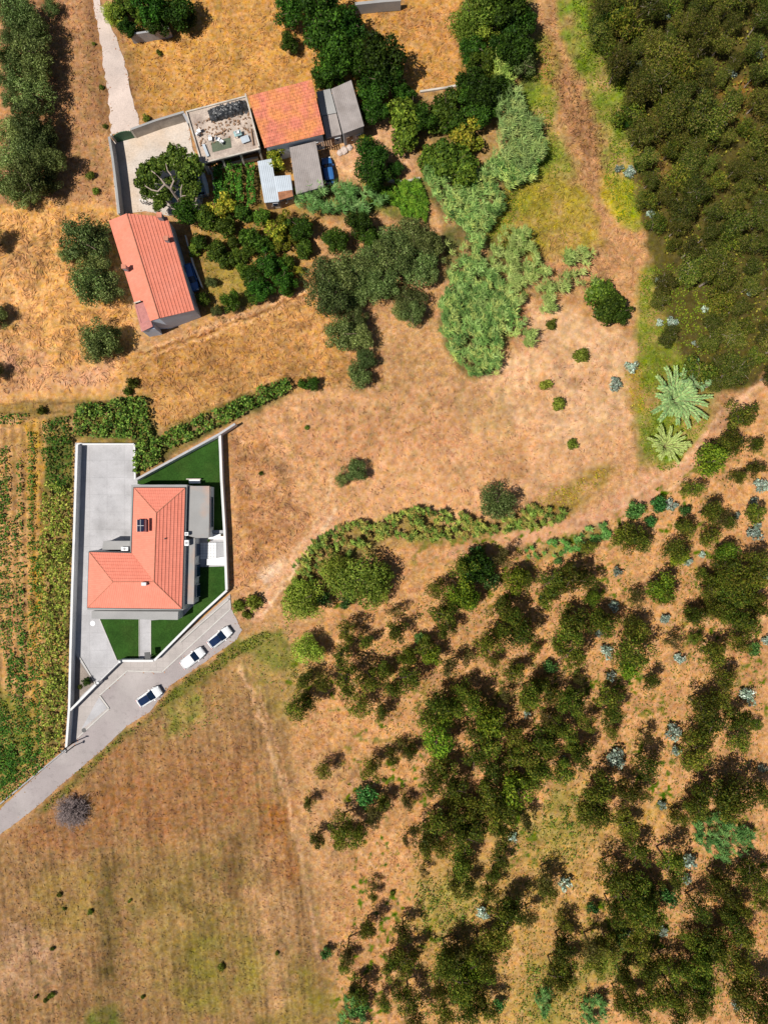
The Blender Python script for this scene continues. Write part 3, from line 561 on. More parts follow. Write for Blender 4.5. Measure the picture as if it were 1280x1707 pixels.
def plant_set(items, name, cat, group, bands, adj, noun, height=1.0, hj=.15, grow=1.12):
    """items: (px, py, r_px, kind[, height factor]); bands: (y limit, phrase); labels rank left to right in each band"""
    rows = {}
    for it in items:
        for bi, (ym, ph) in enumerate(bands):
            if it[1] <= ym: break
        rows.setdefault(bi, []).append(it)
    for bi, row in sorted(rows.items()):
        row.sort(); n = len(row); ph = bands[bi][1]
        parts_ = [row]
        tags_ = ['']
        if n > 18:
            h = n // 2; parts_ = [row[:h], row[h:]]; tags_ = ['left half, ', 'right half, ']
        for pr, tg in zip(parts_, tags_):
            for j, it in enumerate(pr):
                px, py, rp, kd = it[:4]; hf = it[4] if len(it) > 4 else 1
                d = KINDS[kd]; r = rp / 12 * grow; rz = r * height * hf * random.uniform(1 - hj, 1 + hj)
                zc = d['zc'] * rz; x, y, _ = W(px, py, zc)
                vi = random.randrange(d['nv']); cm, tm = PROTO[kd][vi]
                a = adj.get(kd, ''); size = 'large ' if rp >= sz_hi[name] else 'small ' if rp <= sz_lo[name] else ''
                where = f"in {ph}" if len(pr) == 1 else (f"leftmost, {tg}{ph}" if j == 0 else f"rightmost, {tg}{ph}" if j == len(pr) - 1 else f"{ORD[j]} from left, {tg}{ph}")
                lab = f"{size}{a} {noun.get(kd, noun['*'])}, {where}"
                nm = KNAME.get(kd, name)
                root = thing(nm, lab, cat if kd not in KCAT else KCAT[kd], (x, y, float(gsample(np.array([x]), np.array([y]))[1][0])), group, random.uniform(0, 6.28), (r, r, rz))
                link('crown', cm, None, root); link('trunk', tm, None, root)
KNAME = {'silver': 'silver_sapling', 'bush': 'low_shrub', 'teal': 'green_sapling'}
KCAT = {'silver': 'sapling', 'bush': 'shrub', 'teal': 'sapling'}
sz_hi = {'eucalyptus_tree': 24, 'forest_eucalyptus': 24, 'olive_tree': 33, 'broadleaf_tree': 30, 'orchard_tree': 20, 'low_shrub': 14}
sz_lo = {'eucalyptus_tree': 14, 'forest_eucalyptus': 16, 'olive_tree': 22, 'broadleaf_tree': 18, 'orchard_tree': 13, 'low_shrub': 9}

# ------------------------------------------------------------------ plantation of the lower right
E = """763,984,25L 775,951,22 727,982,16 738,1024,22 744,1046,16 657,1018,13T 575,1055,17 609,1069,13 662,1052,17 567,1091,16 505,1133,16 496,1178,20 514,1168,15 540,1137,13 575,1133,23 617,1130,19 637,1118,16 675,1092,16L
707,1077,18 721,1091,17L 679,1130,20 654,1147,16 600,1173,19 637,1190,14 748,1112,20T 732,1178,22 710,1195,18 758,1181,18 727,1237,24L 786,1170,20 812,1077,22 780,1095,14T 865,1060,22 857,1122,18 892,1080,10 822,1102,11 950,1055,22
947,1092,23 770,1152,18 807,1182,19 742,1200,18L 820,1202,25L 792,1218,16 840,1157,14T 882,1157,22 902,1145,17 955,1160,20 912,1195,15T 942,1220,18 905,1235,22 877,1175,13 855,1227,17 812,1242,22 792,1265,21 820,1280,19 855,1265,19 885,1262,24 900,1282,19
940,1290,21 735,1280,20 722,1302,20 760,1312,21 860,1315,25L 885,1308,19 815,1325,23 785,1347,19 755,1343,18 835,1345,21 682,1255,13T 675,1335,10T 960,1247,17 727,1370,23 708,1392,19 735,1410,17 707,1418,15 757,1362,19 775,1390,25 795,1374,21
770,1420,19 820,1357,21 845,1354,18 835,1387,19 877,1367,17T 770,1447,19 760,1470,17 780,1478,15 832,1435,15 815,1487,15 825,1462,13 910,1465,18T 912,1487,17 837,1537,25 855,1515,19 882,1530,17T 940,1537,13 937,1582,21 925,1627,19 947,1615,19
820,1572,23 802,1592,21 765,1585,19T 760,1607,19 742,1595,18 785,1612,19L 735,1622,17 810,1619,15 767,1637,21 735,1654,15 767,1662,17 795,1654,15 785,1687,21 810,1684,17 742,1697,17 667,1615,17 672,1553,15 676,1605,20 680,1665,21 692,1697,17
992,1350,23 972,1362,15 1042,1375,19 1130,1362,15 1160,1350,18 1210,1345,22 1060,1422,19 1115,1437,21 1125,1462,15 1020,1460,21 1065,1472,21 1085,1484,18 1035,1497,23 1065,1506,22 1022,1517,18 1080,1520,19 1055,1534,18 1090,1532,15 1017,1580,20
1065,1572,21 985,1580,19T 990,1607,17 1162,1512,19 1205,1485,21 1192,1465,15 1247,1455,19 1267,1472,17 1272,1507,13 1210,1517,15 1235,1519,16 1220,1542,21 1235,1567,19 1147,1567,13 1177,1567,21 1200,1582,21 1225,1604,21 1175,1604,23 1145,1612,17
1115,1614,19 1080,1619,19 1177,1639,23 1160,1657,21 1230,1647,21 1245,1630,17 1120,1652,19 1090,1662,21 1042,1637,17 1060,1685,22 1032,1667,15 1130,1687,19 1167,1684,15 1260,1685,25 1270,1657,19
953,1035,24 1001,1039,22 1060,1053,19 1054,1089,26 1048,1115,16L 1084,1136,15 1158,1027,17 1188,1013,15 1120,1071,15T 1158,1065,10 1188,1091,21 1206,1131,19 1197,1168,17 1170,1177,21 1245,1039,25 1233,1068,17 1265,1015,19 912,1153,18
965,1131,12T 953,1171,20 1013,1162,20 1019,1192,18 1019,1220,11 980,1202,15 924,1207,17 912,1240,18 968,1257,19 1078,1228,15T 1075,1275,21 1185,1208,25 1161,1251,24 1167,1228,17 1230,1202,21 1230,1237,17 1259,1208,9L 1152,1275,15 1004,1323,25
998,1353,18 1043,1323,19 1069,1321,13 1043,1385,16 1197,1320,25 1233,1323,25 1268,1323,19 1167,1341,21
780,1000,18L 835,935,20T 860,967,20L 880,967,14 917,972,21 950,967,25 977,965,17 910,997,17 987,999,14L 835,1015,20 855,1029,19 835,1054,17 867,1049,18 930,1075,12 1005,1037,20 980,912,12 1040,889,19 1065,904,17 1060,987,13T 1052,1042,15
1153,815,15 1233,693,23 1217,738,21 1186,768,25L 1203,750,16 1259,742,13 1259,782,13 1228,796,12 1184,854,19 1198,864,15T 1261,857,17 1212,871,13 1144,880,17 1184,894,18 1125,918,17 1132,929,15L 1050,897,20 1210,925,19L 1210,943,18 1175,960,13
1097,976,23L 1104,992,16 1060,1001,12T 1186,981,17 1228,967,23 1252,960,21 1257,936,21 1203,972,18 1224,993,23 1250,986,19 1158,1028,15 1191,1014,16 1217,1021,17
540,1285,14 620,1282,17 652,1264,13 667,1240,9T 682,1252,11 515,1340,10 640,1342,13 682,1340,11T 527,1402,13 572,1377,19 595,1392,18 567,1402,15 622,1357,19T 622,1475,9T 620,1497,8 677,1402,10T 707,1452,10T 612,1550,16 580,1588,17T 574,1608,12 600,1660,18 650,1612,17 640,1672,14 590,1645,13T"""
items = []
for s_ in E.split():
    q = s_.split(','); r_ = q[2]; k_ = 'euca'
    if r_[-1] == 'L': k_ = 'eucaL'; r_ = r_[:-1]
    if r_[-1] == 'T': k_ = 'thin'; r_ = r_[:-1]
    items.append((float(q[0]), float(q[1]), float(r_), k_))
for a in [(1057, 852, 16), (1097, 842, 14), (1083, 869, 9), (610, 1327, 17), (917, 1112, 13), (700, 1064, 10), (792, 924, 14), (818, 967, 14), (1142, 852, 10), (1256, 1083, 12), (1035, 1563, 16), (832, 1675, 11), (543, 1588, 10), (988, 1515, 11), (1115, 1495, 16), (540, 1000, 14), (575, 1005, 12), (905, 1000, 9), (930, 935, 8), (600, 1680, 15)]:
    items.append((*a, 'teal'))
items += [(792, 948, 26, 'dark'), (800, 940, 16, 'dark')]
SIL = [(1108, 1031, 8), (1010, 1086, 11), (1019, 1128, 8), (1132, 1098, 9), (1244, 1160, 13), (1123, 1220, 13), (1126, 1252, 9), (1028, 1267, 16), (939, 1267, 7), (1277, 1068, 7), (1102, 1341, 7), (1271, 1282, 7), (1022, 1011, 9), (998, 1056, 7),
       (1118, 841, 10), (1259, 887, 13), (1228, 859, 6), (1170, 925, 6), (1144, 936, 9), (1029, 953, 8), (1268, 808, 11), (1106, 1032, 7), (1275, 957, 11), (1256, 838, 8), (877, 1190, 6), (1150, 1437, 12), (1145, 1465, 8), (805, 1522, 10), (855, 1395, 8), (942, 1475, 10), (1225, 1675, 8), (1105, 1552, 8), (1050, 1555, 6), (640, 1345, 6), (818, 935, 7)]
items += [(*a, 'silver') for a in SIL[:]]
PB = [(760, 'strip level with the yard top wall'), (850, 'strip level with the hipped roof ridge'), (915, 'strip level with the glazed patio'), (975, 'strip level with the house chimney'),
      (1030, 'strip level with the front porch'), (1078, 'strip level with the upper parked car'), (1120, 'strip level with the middle parked car'), (1165, 'strip level with the lowest parked car'),
      (1210, 'strip just below the lowest parked car'), (1255, 'strip level with the lamp post'), (1300, 'strip between lamp post and grey bush'), (1350, 'strip level with the grey bush'),
      (1400, 'strip just below the grey bush'), (1450, 'strip a sixth above bottom edge'), (1500, 'strip an eighth above bottom edge'), (1550, 'strip a tenth above bottom edge'),
      (1600, 'strip a fourteenth above bottom edge'), (1645, 'second strip above bottom edge'), (9999, 'strip along the bottom edge')]
plant_set(items, 'eucalyptus_tree', 'tree', 'young eucalyptus trees spread over the lower right slope', PB,
          {'euca': 'dark olive', 'eucaL': 'bright green', 'thin': 'sparse brownish', 'teal': 'bushy emerald', 'silver': 'pale silver-blue', 'dark': 'dense dark green'},
          {'*': 'tree', 'silver': 'sapling', 'teal': 'sapling'}, 1.35, grow=1.27)

HALO = [(i_[0], i_[1], i_[2]) for i_ in items if i_[3] in ('euca', 'eucaL', 'thin')]
# ------------------------------------------------------------------ dense wood on the right edge
FOR = [(1012, -20), (1310, -20), (1310, 640), (1270, 615), (1180, 655), (1150, 610), (1185, 560), (1200, 470), (1120, 440), (1100, 425), (1078, 350), (1072, 290), (1052, 200), (1035, 110), (1000, 70), (985, 40)]
r_ = np.random.default_rng(31); pts = []
for _ in range(9000):
    x = r_.uniform(980, 1300); y = r_.uniform(-15, 660)
    if not inside(np.array([x]), np.array([y]), FOR)[0]: continue
    if (1070 < x < 1115 and 170 < y < 265) or (1190 < x < 1230 and 160 < y < 190) or (1135 < x < 1175 and 285 < y < 315): continue
    if all((x - a) ** 2 + (y - b) ** 2 > 30.5 ** 2 for a, b in pts): pts.append((x, y))
items = [(x, y, float(14 + 15 * r_.random() ** 1.5), ('wood', 'wood', 'wood', 'wood', 'wood', 'wood', 'wood', 'wood', 'euca', 'euca')[int(r_.integers(0, 10))], float(r_.uniform(.6, 1.05))) for x, y in pts]
items += [(1060, 165, 16, 'wood', .7), (1052, 205, 13, 'dark'), (1062, 120, 15, 'wood', .7), (1000, 45, 18, 'dark'), (1030, 20, 20, 'dark'), (1105, 470, 18, 'wood', .6), (1100, 500, 15, 'wood', .6), (1115, 560, 18, 'wood', .5), (1065, 270, 14, 'dark'), (1075, 330, 14, 'wood', .6)]
items += [(*a, 'silver') for a in [(1061, 115, 13), (1108, 23, 9), (1083, 356, 7), (1049, 287, 11), (1031, 281, 7), (1052, 611, 11), (1024, 640, 12), (1122, 537, 10), (1099, 538, 7), (1155, 572, 4), (1180, 540, 6), (1265, 90, 8), (1220, 122, 8), (1112, 195, 9), (1098, 465, 6), (1250, 485, 8), (1175, 515, 6), (1272, 335, 6)]]
WB = [(y, 'wood level with ' + t) for y, t in [(45, 'the lane top'), (95, 'the golden field'), (140, 'the black roof sheeting'), (190, 'the old orange roof'), (235, 'the green gate'), (285, 'the chalky yard'), (335, 'the zinc roof'), (385, 'the west house top'),
      (435, 'the west house middle'), (480, 'the west house vehicle'), (525, 'the pink lean-to roof'), (575, 'the west house gable'), (620, 'the lowest olive'), (9999, 'the hedge vines')]]
plant_set(items, 'forest_eucalyptus', 'forest tree', 'eucalyptus canopy of the dense wood on the right', WB,
          {'wood': 'olive-green', 'eucaL': 'bright green', 'euca': 'deep olive', 'silver': 'pale silver-blue', 'dark': 'dark green'}, {'*': 'eucalyptus', 'silver': 'sapling', 'dark': 'tree'}, 1.0, grow=1.2)

# ------------------------------------------------------------------ olives
OL = [(15, 15, 30), (40, 30, 30), (57, 55, 30), (15, 57, 22), (50, 92, 32), (15, 95, 26), (62, 120, 28), (17, 128, 26), (57, 162, 34), (20, 167, 20), (50, 207, 35), (20, 228, 32), (76, 228, 28), (57, 250, 36), (25, 265, 34), (84, 268, 28), (50, 302, 35), (14, 310, 32), (77, 305, 28), (42, 330, 22), (85, 12, 15),
      (-14, 398, 22), (-4, 528, 24), (-14, 622, 20)]
plant_set([(*a, 'olive') for a in OL], 'olive_tree', 'olive tree', 'olive trees along the left edge',
          [(40, 'the grove, topmost row'), (80, 'the grove, second row'), (110, 'the grove, third row'), (140, 'the grove, fourth row'), (180, 'the grove, fifth row'), (240, 'the grove, sixth row'), (280, 'the grove, seventh row'), (345, 'the grove, lowest row'),
           (450, 'the straw field edge beside the west house'), (560, 'the straw field edge below the first'), (9999, 'the straw field edge, lowest')], {'olive': 'grey-green'}, {'*': 'olive'}, grow=1.08, hj=.35)
OL2 = [(142, 403, 29), (165, 398, 22), (156, 436, 22), (150, 468, 27), (172, 478, 24), (112, 424, 12), (166, 562, 26), (156, 584, 15), (180, 570, 19)]
plant_set([(*a, 'olive') for a in OL2], 'olive_tree', 'olive tree', 'olive trees against the west house',
          [(440, 'the upper clump left of the west house'), (520, 'the middle clump left of the west house'), (9999, 'the clump by the west house gable')], {'olive': 'grey-green'}, {'*': 'olive'}, grow=1.5)
OL3 = [(537, 462, 30), (548, 498, 34), (582, 455, 32), (607, 440, 28), (572, 556, 28), (598, 568, 26), (592, 535, 20), (598, 628, 21), (606, 600, 19), (685, 392, 27), (712, 405, 24), (650, 405, 27), (632, 430, 28), (662, 435, 29), (700, 442, 28), (722, 424, 21), (614, 478, 26), (640, 472, 26), (682, 500, 24), (688, 526, 20), (670, 518, 17), (716, 455, 17), (588, 500, 18)]
plant_set([(*a, 'olive') for a in OL3], 'olive_tree', 'olive tree', 'olive trees in the central clump',
          [(415, 'the central clump, top row'), (448, 'the central clump, second row'), (485, 'the central clump, third row'), (530, 'the central clump, fourth row'), (580, 'the central clump, fifth row'), (9999, 'the central clump, tail end')], {'olive': 'grey-green'}, {'*': 'olive'}, grow=1.25)
plant_set([(829, 838, 33, 'olive'), (590, 785, 22, 'olive'), (568, 800, 12, 'olive')], 'olive_tree', 'olive tree', 'lone olives in the clearing',
          [(795, 'the middle of the bare clearing'), (810, 'the clearing, beside the larger olive'), (9999, 'the clearing, above the dirt track')], {'olive': 'rounded grey-green'}, {'*': 'olive'})

# ------------------------------------------------------------------ broadleaf trees of the top and middle
BT = """487,19,26D 540,16,33D 540,56,38D 581,40,28D 484,70,15D 556,112,28D 540,128,20D 600,100,26D 640,97,34D 637,131,31D 619,158,24D 625,187,23D 672,153,17D 678,189,32C 672,225,26C 702,200,22D 612,237,12Y 619,260,27D 622,287,26D 659,280,13D 744,178,24C 731,203,23C 759,203,21C
787,140,26D 781,162,20D 775,219,25Y 784,240,20Y 712,265,21C 737,259,23C 759,272,31C 769,297,25C 840,15,34D 852,37,28D 872,40,22D 790,22,34M 780,44,24M 815,48,24M 790,84,24D 802,107,21C 835,87,24D 857,82,28D 872,107,22O 790,142,22D 802,157,25D 835,147,20D 800,182,26D 820,117,15M
1014,510,27C 999,489,24C 1036,522,17D 615,392,20D 598,372,20D 660,310,0D"""
items = []
for s_ in BT.split():
    q = s_.split(','); k_ = {'D': 'dark', 'C': 'citrus', 'Y': 'yellow', 'M': 'lime', 'O': 'olive'}[q[2][-1]]; rr = float(q[2][:-1])
    if rr: items.append((float(q[0]), float(q[1]), rr, k_))
plant_set(items, 'broadleaf_tree', 'broadleaf tree', 'leafy trees between the old farm and the dry strip',
          [(45, 'the row along the top edge'), (75, 'the second row from the top'), (120, 'the row level with the golden field'), (150, 'the row level with the grey shed top'), (180, 'the row level with the orange roof'), (215, 'the row level with the grey shed'),
           (250, 'the row below the grey shed'), (285, 'the row level with the brown shed'), (320, 'the row level with the zinc roof'), (420, 'the row below the round earth clearing'), (9999, 'the clump above the bare clearing')],
          {'dark': 'dark green', 'citrus': 'mid-green', 'yellow': 'yellowish', 'lime': 'lime-green', 'olive': 'greyish'}, {'*': 'tree'}, grow=1.28)
plant_set([(187, 25, 17, 'lime'), (207, 14, 20, 'citrus'), (214, 46, 14, 'dark'), (250, 14, 24, 'dark'), (264, 36, 19, 'dark'), (295, 18, 26, 'dark'), (312, 30, 15, 'dark'), (232, 22, 14, 'citrus')], 'broadleaf_tree', 'broadleaf tree', 'trees beside the lane at the top',
          [(20, 'the upper lane-side clump'), (28, 'the middle lane-side clump'), (9999, 'the lower lane-side clump')], {'dark': 'dark green', 'citrus': 'mid-green', 'lime': 'lime-green'}, {'*': 'tree'}, grow=1.3)
plant_set([(598, 968, 44, 'lime', .8), (505, 1004, 33, 'lime', .8), (514, 1084, 24, 'lime'), (560, 955, 26, 'lime'), (630, 985, 22, 'lime'), (640, 960, 18, 'lime'), (497, 985, 20, 'lime')], 'broadleaf_tree', 'broadleaf tree', 'willowy trees below the dirt track',
          [(962, 'the willow clump, upper edge'), (975, 'the willow clump, centre'), (990, 'the willow clump, middle edge'), (1050, 'the willow clump, lower left'), (9999, 'the slope below the willow clump')], {'lime': 'feathery lime-green'}, {'*': 'willow'}, grow=1.28)
OR = """350,365,19C 370,345,20Y 378,377,15C 407,354,15C 435,362,13C 412,392,17C 432,402,17C 417,412,13C 460,387,17Y 475,372,15Y 500,377,19D 470,409,13Y 505,417,15C 362,422,17C 380,435,13C 400,428,12C 447,438,20D 482,438,13C 421,463,17D 436,480,17D 425,492,13C 475,467,18D 480,483,11C
407,452,11C 387,503,15D 340,497,12C 352,470,9O 362,520,9O 560,402,18D 546,396,10C 335,402,13C 325,417,11C 497,452,9Y 310,353,19D 460,265,17Y 464,281,9Y 505,402,12C 492,397,10Y 452,412,9C 390,405,10C 520,640,11D 505,640,8C"""
items = []
for s_ in OR.split():
    q = s_.split(','); items.append((float(q[0]), float(q[1]), float(q[2][:-1]), {'D': 'dark', 'C': 'citrus', 'Y': 'yellow', 'O': 'olive'}[q[2][-1]]))
plant_set(items, 'orchard_tree', 'orchard tree', 'small fruit trees in the old farm orchard',
          [(290, 'the gap between orange and zinc roofs'), (357, 'the orchard, top row'), (375, 'the orchard, second row'), (392, 'the orchard, third row'), (405, 'the orchard, fourth row'), (425, 'the orchard, fifth row'), (442, 'the orchard, sixth row'), (466, 'the orchard, seventh row'),
           (485, 'the orchard, eighth row'), (530, 'the orchard, lowest row'), (9999, 'the brown field below the orchard')],
          {'dark': 'dark green', 'citrus': 'mid-green', 'yellow': 'yellow', 'olive': 'grey-green'}, {'*': 'fruit tree'}, grow=1.38)
SH = [(920, 542, 12), (967, 592, 15), (908, 642, 13), (930, 674, 13), (953, 742, 12), (152, 292, 9), (160, 317, 7), (245, 196, 8), (265, 88, 6), (512, 712, 5), (420, 1005, 18), (395, 1010, 14), (410, 1025, 10), (157, 72, 4), (170, 145, 5), (175, 210, 5), (220, 640, 12), (215, 652, 10), (72, 684, 10),
      (435, 790, 5), (85, 1660, 7), (88, 1582, 5), (100, 1492, 5), (76, 1668, 5), (108, 1515, 4), (60, 1662, 4), (370, 1612, 8), (216, 1503, 4), (238, 1662, 4), (462, 1588, 4), (150, 1520, 6), (655, 1490, 6), (640, 1300, 5), (300, 1140, 0)]
plant_set([(*a, 'bush', 1.3) for a in SH if a[2]], 'low_shrub', 'shrub', 'scattered low shrubs on open ground',
          [(100, 'open ground beside the lane top'), (230, 'open ground beside the lane'), (330, 'open ground left of the chalky yard'), (570, 'the bare clearing, top'), (630, 'the bare clearing, upper part'), (660, 'the open ground below the brown field'), (700, 'the clearing level with hedge vines'),
           (760, 'the clearing level with the north lawn'), (800, 'the clearing beside the compound'), (1030, 'the verge at the road end'), (1310, 'the tawny slope'), (1498, 'the tawny field, upper strip'), (1540, 'the tawny field, middle strip'), (1600, 'the tawny field, lower strip'), (9999, 'the tawny field, bottom strip')],
          {'bush': 'round green'}, {'*': 'shrub'})

# ------------------------------------------------------------------ reed beds, crops, weeds and grass (uncountable)
def scatter(poly, density, seed, warp=4):
    r = np.random.default_rng(seed); xs = [p[0] for p in poly]; ys = [p[1] for p in poly]
    A = (max(xs) - min(xs)) * (max(ys) - min(ys)) / 144; n = int(A * density)
    px = r.uniform(min(xs), max(xs), n); py = r.uniform(min(ys), max(ys), n)
    k = inside(px + (fbm(px, py, 20, seed, 3) - .5) * 2 * warp, py + (fbm(px, py, 20, seed + 5, 3) - .5) * 2 * warp, poly); px, py = px[k], py[k]
    return r, (px - 640) / 12, (853.5 - py) / 12
def plumes(name, label, polys, density, cols, h=(1.8, 3.2), nb=24, bl=(.45, 1.0), bw=.075, wind=(.7, .5), seed=1, thr=(.26, .68)):
    VV, FF, CC = [], [], []; off = 0
    for pi, poly in enumerate(polys):
        r, x, y = scatter(poly, density * 1.5, seed + pi); kk = fbm(x * 12, y * 12, 14, seed + 7, 2) > r.uniform(*thr, len(x)); x, y = x[kk], y[kk]; n = len(x)
        if not n: continue
        H = r.uniform(*h, n); k = 1.0
        a = r.uniform(0, 6.283, (n, nb)); t = r.uniform(.55, 1, (n, nb))
        lean = r.normal(.35, .2, n)[:, None]
        bx = x[:, None] + wind[0] * lean * t * H[:, None] * .35; by = y[:, None] + wind[1] * lean * t * H[:, None] * .35; bz = H[:, None] * t
        D = np.stack([np.cos(a) + wind[0] * 1.1, np.sin(a) + wind[1] * 1.1, r.uniform(-.35, .55, (n, nb))], -1).reshape(-1, 3)
        P = np.stack([bx, by, bz], -1).reshape(-1, 3); L_ = r.uniform(*bl, n * nb); P = P + unit(D) * L_[:, None] * .45
        Nn = unit(np.stack([r.normal(0, .4, n * nb), r.normal(0, .4, n * nb), np.ones(n * nb)], -1))
        V, F = rhombi(P, D, Nn, L_, bw * r.uniform(.7, 1.3, n * nb))
        c = pick_cols(r, n, cols, .28); c = np.repeat(np.repeat(c, nb, 0) * r.uniform(.8, 1.2, (n * nb, 1)), 4, 0)
        VV.append(V); FF.append(F + off); CC.append(c); off += len(V)
    me = mesh_np(name, np.concatenate(VV), np.concatenate(FF), np.concatenate(CC))
    return link(name, me, STUFFL, kind='stuff', label=label)
SG = [(132, 160, 90), (108, 138, 72), (158, 180, 108), (86, 114, 58), (174, 184, 106)]
plumes('reed_bed', 'silvery green reed bed running down between olives and dry strip',
       [[(700, 300), (735, 285), (770, 330), (790, 300), (870, 240), (888, 270), (880, 310), (830, 330), (835, 360), (800, 400), (790, 440), (830, 480), (870, 545), (850, 570), (825, 560), (828, 600), (822, 628), (780, 630), (750, 600), (728, 560), (730, 510), (745, 480), (735, 440), (742, 400), (735, 370), (715, 340)]],
       6.5, SG, seed=11, thr=(.26, .66))
plumes('reed_bed', 'pale reed patch right of the main reed bed', [[(820, 390), (870, 390), (880, 430), (915, 470), (960, 460), (985, 480), (975, 500), (925, 495), (880, 495), (830, 480), (805, 440)], [(835, 480), (870, 490), (860, 520), (835, 515)], [(890, 500), (915, 500), (912, 530), (892, 528)], [(862, 562), (882, 560), (878, 585), (862, 580)], [(930, 425), (970, 425), (975, 450), (935, 450)]],
       5.0, [(144, 168, 98), (120, 148, 80), (164, 182, 112)], seed=21)
plumes('reed_bed', 'blue-green tall reeds beside the mixed trees', [[(815, 170), (860, 170), (865, 215), (890, 220), (895, 280), (870, 305), (835, 290), (810, 270), (825, 230)]], 6, [(128, 156, 96), (104, 132, 78), (150, 170, 106)], h=(2.5, 4), seed=25)
plumes('reed_bed', 'silver-green cane strip below the brown shed', [[(492, 328), (530, 320), (630, 318), (640, 345), (600, 370), (560, 362), (520, 368), (495, 352)]], 6, [(96, 138, 78), (78, 118, 60), (124, 158, 100)], seed=29)
plumes('cane_thicket', 'ragged green cane strip above the dirt track', [[(488, 940), (520, 905), (560, 880), (600, 870), (700, 848), (760, 856), (800, 872), (800, 895), (740, 902), (650, 900), (600, 920), (560, 935), (520, 970), (490, 985)], [(800, 880), (850, 862), (880, 845), (925, 850), (940, 862), (900, 880), (850, 888), (810, 895)]], 5.0, [(112, 136, 58), (88, 112, 46), (134, 154, 72), (160, 160, 80), (150, 130, 70)], h=(.9, 2), bl=(.4, .75), seed=33, bw=.1, thr=(.3, .68))
plumes('cane_thicket', 'fresh green cane strip below the dirt track', [[(866, 915), (930, 900), (975, 880), (1012, 872), (1020, 892), (965, 915), (930, 928), (880, 932)]], 4.5, [(104, 148, 70), (86, 130, 58), (130, 166, 92)], h=(.8, 1.6), bl=(.4, .7), seed=36)
plumes('cane_thicket', 'green fern-like canes in the lower right wood', [[(1145, 1365), (1200, 1352), (1250, 1388), (1235, 1410), (1200, 1430), (1180, 1425), (1150, 1395)], [(962, 1655), (1000, 1655), (1005, 1700), (962, 1707)], [(888, 1630), (912, 1640), (908, 1690), (885, 1680)], [(562, 1650), (600, 1640), (605, 1707), (560, 1707)]], 5, [(88, 126, 66), (72, 108, 54), (112, 146, 84)], h=(1.2, 2.2), bl=(.4, .8), seed=38)
plumes('tall_grass', 'bright green tall grass below the earth clearing', [[(655, 308), (700, 305), (712, 345), (705, 375), (668, 368)], [(615, 320), (655, 315), (665, 345), (640, 345)]], 8, [(78, 124, 30), (62, 106, 24), (98, 140, 40)], h=(.6, 1.1), bl=(.4, .7), bw=.09, seed=41)
plumes('lime_reeds', 'lime green reeds at the top beside the dark tree', [[(768, -15), (805, -15), (815, 40), (800, 75), (775, 60)], [(812, 105), (850, 120), (845, 160), (820, 160)]], 6, [(170, 184, 96), (140, 164, 76), (116, 144, 66)], h=(2, 3.4), seed=44)

def leafy(name, label, polys, density, cols, h=(.3, 1.0), leaf=(.22, .42), asp=.65, seed=1, flatn=1.0, warp=4, thr=(.25, .55)):
    VV, FF, CC = [], [], []; off = 0
    for pi, poly in enumerate(polys):
        r, x, y = scatter(poly, density, seed + pi, warp); n = len(x)
        if not n: continue
        cl = fbm(x * 12, y * 12, 9, seed + 60, 3); keep = cl > r.uniform(*thr, n); x, y, cl = x[keep], y[keep], cl[keep]; n = len(x)
        z = h[0] + (h[1] - h[0]) * np.clip((cl - .3) * 2.2, 0, 1) * r.uniform(.6, 1, n)
        P = np.stack([x, y, z], -1); Nn = unit(r.normal(size=(n, 3)) * .7 + np.array([0, 0, flatn])); D = np.cross(Nn, unit(r.normal(size=(n, 3))))
        s = r.uniform(*leaf, n); V, F = rhombi(P, D, Nn, s, s * asp); c = np.repeat(pick_cols(r, n, cols, .25), 4, 0)
        VV.append(V); FF.append(F + off); CC.append(c); off += len(V)
    me = mesh_np(name, np.concatenate(VV), np.concatenate(FF), np.concatenate(CC)); return link(name, me, STUFFL, kind='stuff', label=label)
VINE = [(150, 166, 68), (122, 146, 52), (176, 184, 92), (88, 112, 40), (74, 98, 34)]
leafy('vine_crop', 'pale leafy vine crop strip left of the compound wall', [[(80, 800), (122, 815), (121, 900), (118, 1000), (114, 1100), (112, 1180), (106, 1240), (100, 1256), (76, 1262), (76, 1150), (73, 1000), (72, 850)]], 52, VINE, h=(.4, 1.6), seed=51)
leafy('leafy_crop', 'dark green leafy crop patch above the vine strip', [[(78, 695), (118, 695), (124, 740), (122, 800), (100, 830), (82, 800), (74, 750)]], 45, [(52, 92, 28), (40, 76, 22), (70, 112, 36)], h=(.3, 1.2), seed=54)
leafy('hedge_vines', 'broad-leaved hedge vines above the compound wall', [[(130, 676), (180, 674), (205, 662), (245, 662), (252, 700), (262, 730), (275, 745), (265, 775), (236, 790), (228, 785), (227, 745), (222, 733), (128, 728)], [(262, 735), (330, 695), (400, 668), (440, 646), (480, 632), (490, 652), (440, 675), (380, 705), (330, 728), (290, 750)]], 46, [(110, 140, 54), (90, 120, 44), (134, 158, 74), (64, 96, 32), (52, 80, 28)], h=(.4, 1.8), leaf=(.28, .5), seed=57)
for k_, (xa, lab) in enumerate([(366, 'green bean row nearest the debris terrace tree'), (383, 'second green bean row from the left'), (400, 'third green bean row from the left'), (419, 'broad green bean row beside the zinc roof')]):
    leafy('bean_row', lab, [[(xa - 7, 280), (xa + 6, 276), (xa + 9, 340), (xa - 4, 350)]], 90, [(74, 122, 36), (58, 100, 30), (96, 142, 50), (44, 80, 24)], h=(.5, 1.9), leaf=(.2, .4), seed=70 + k_, warp=2, thr=(.1, .3))
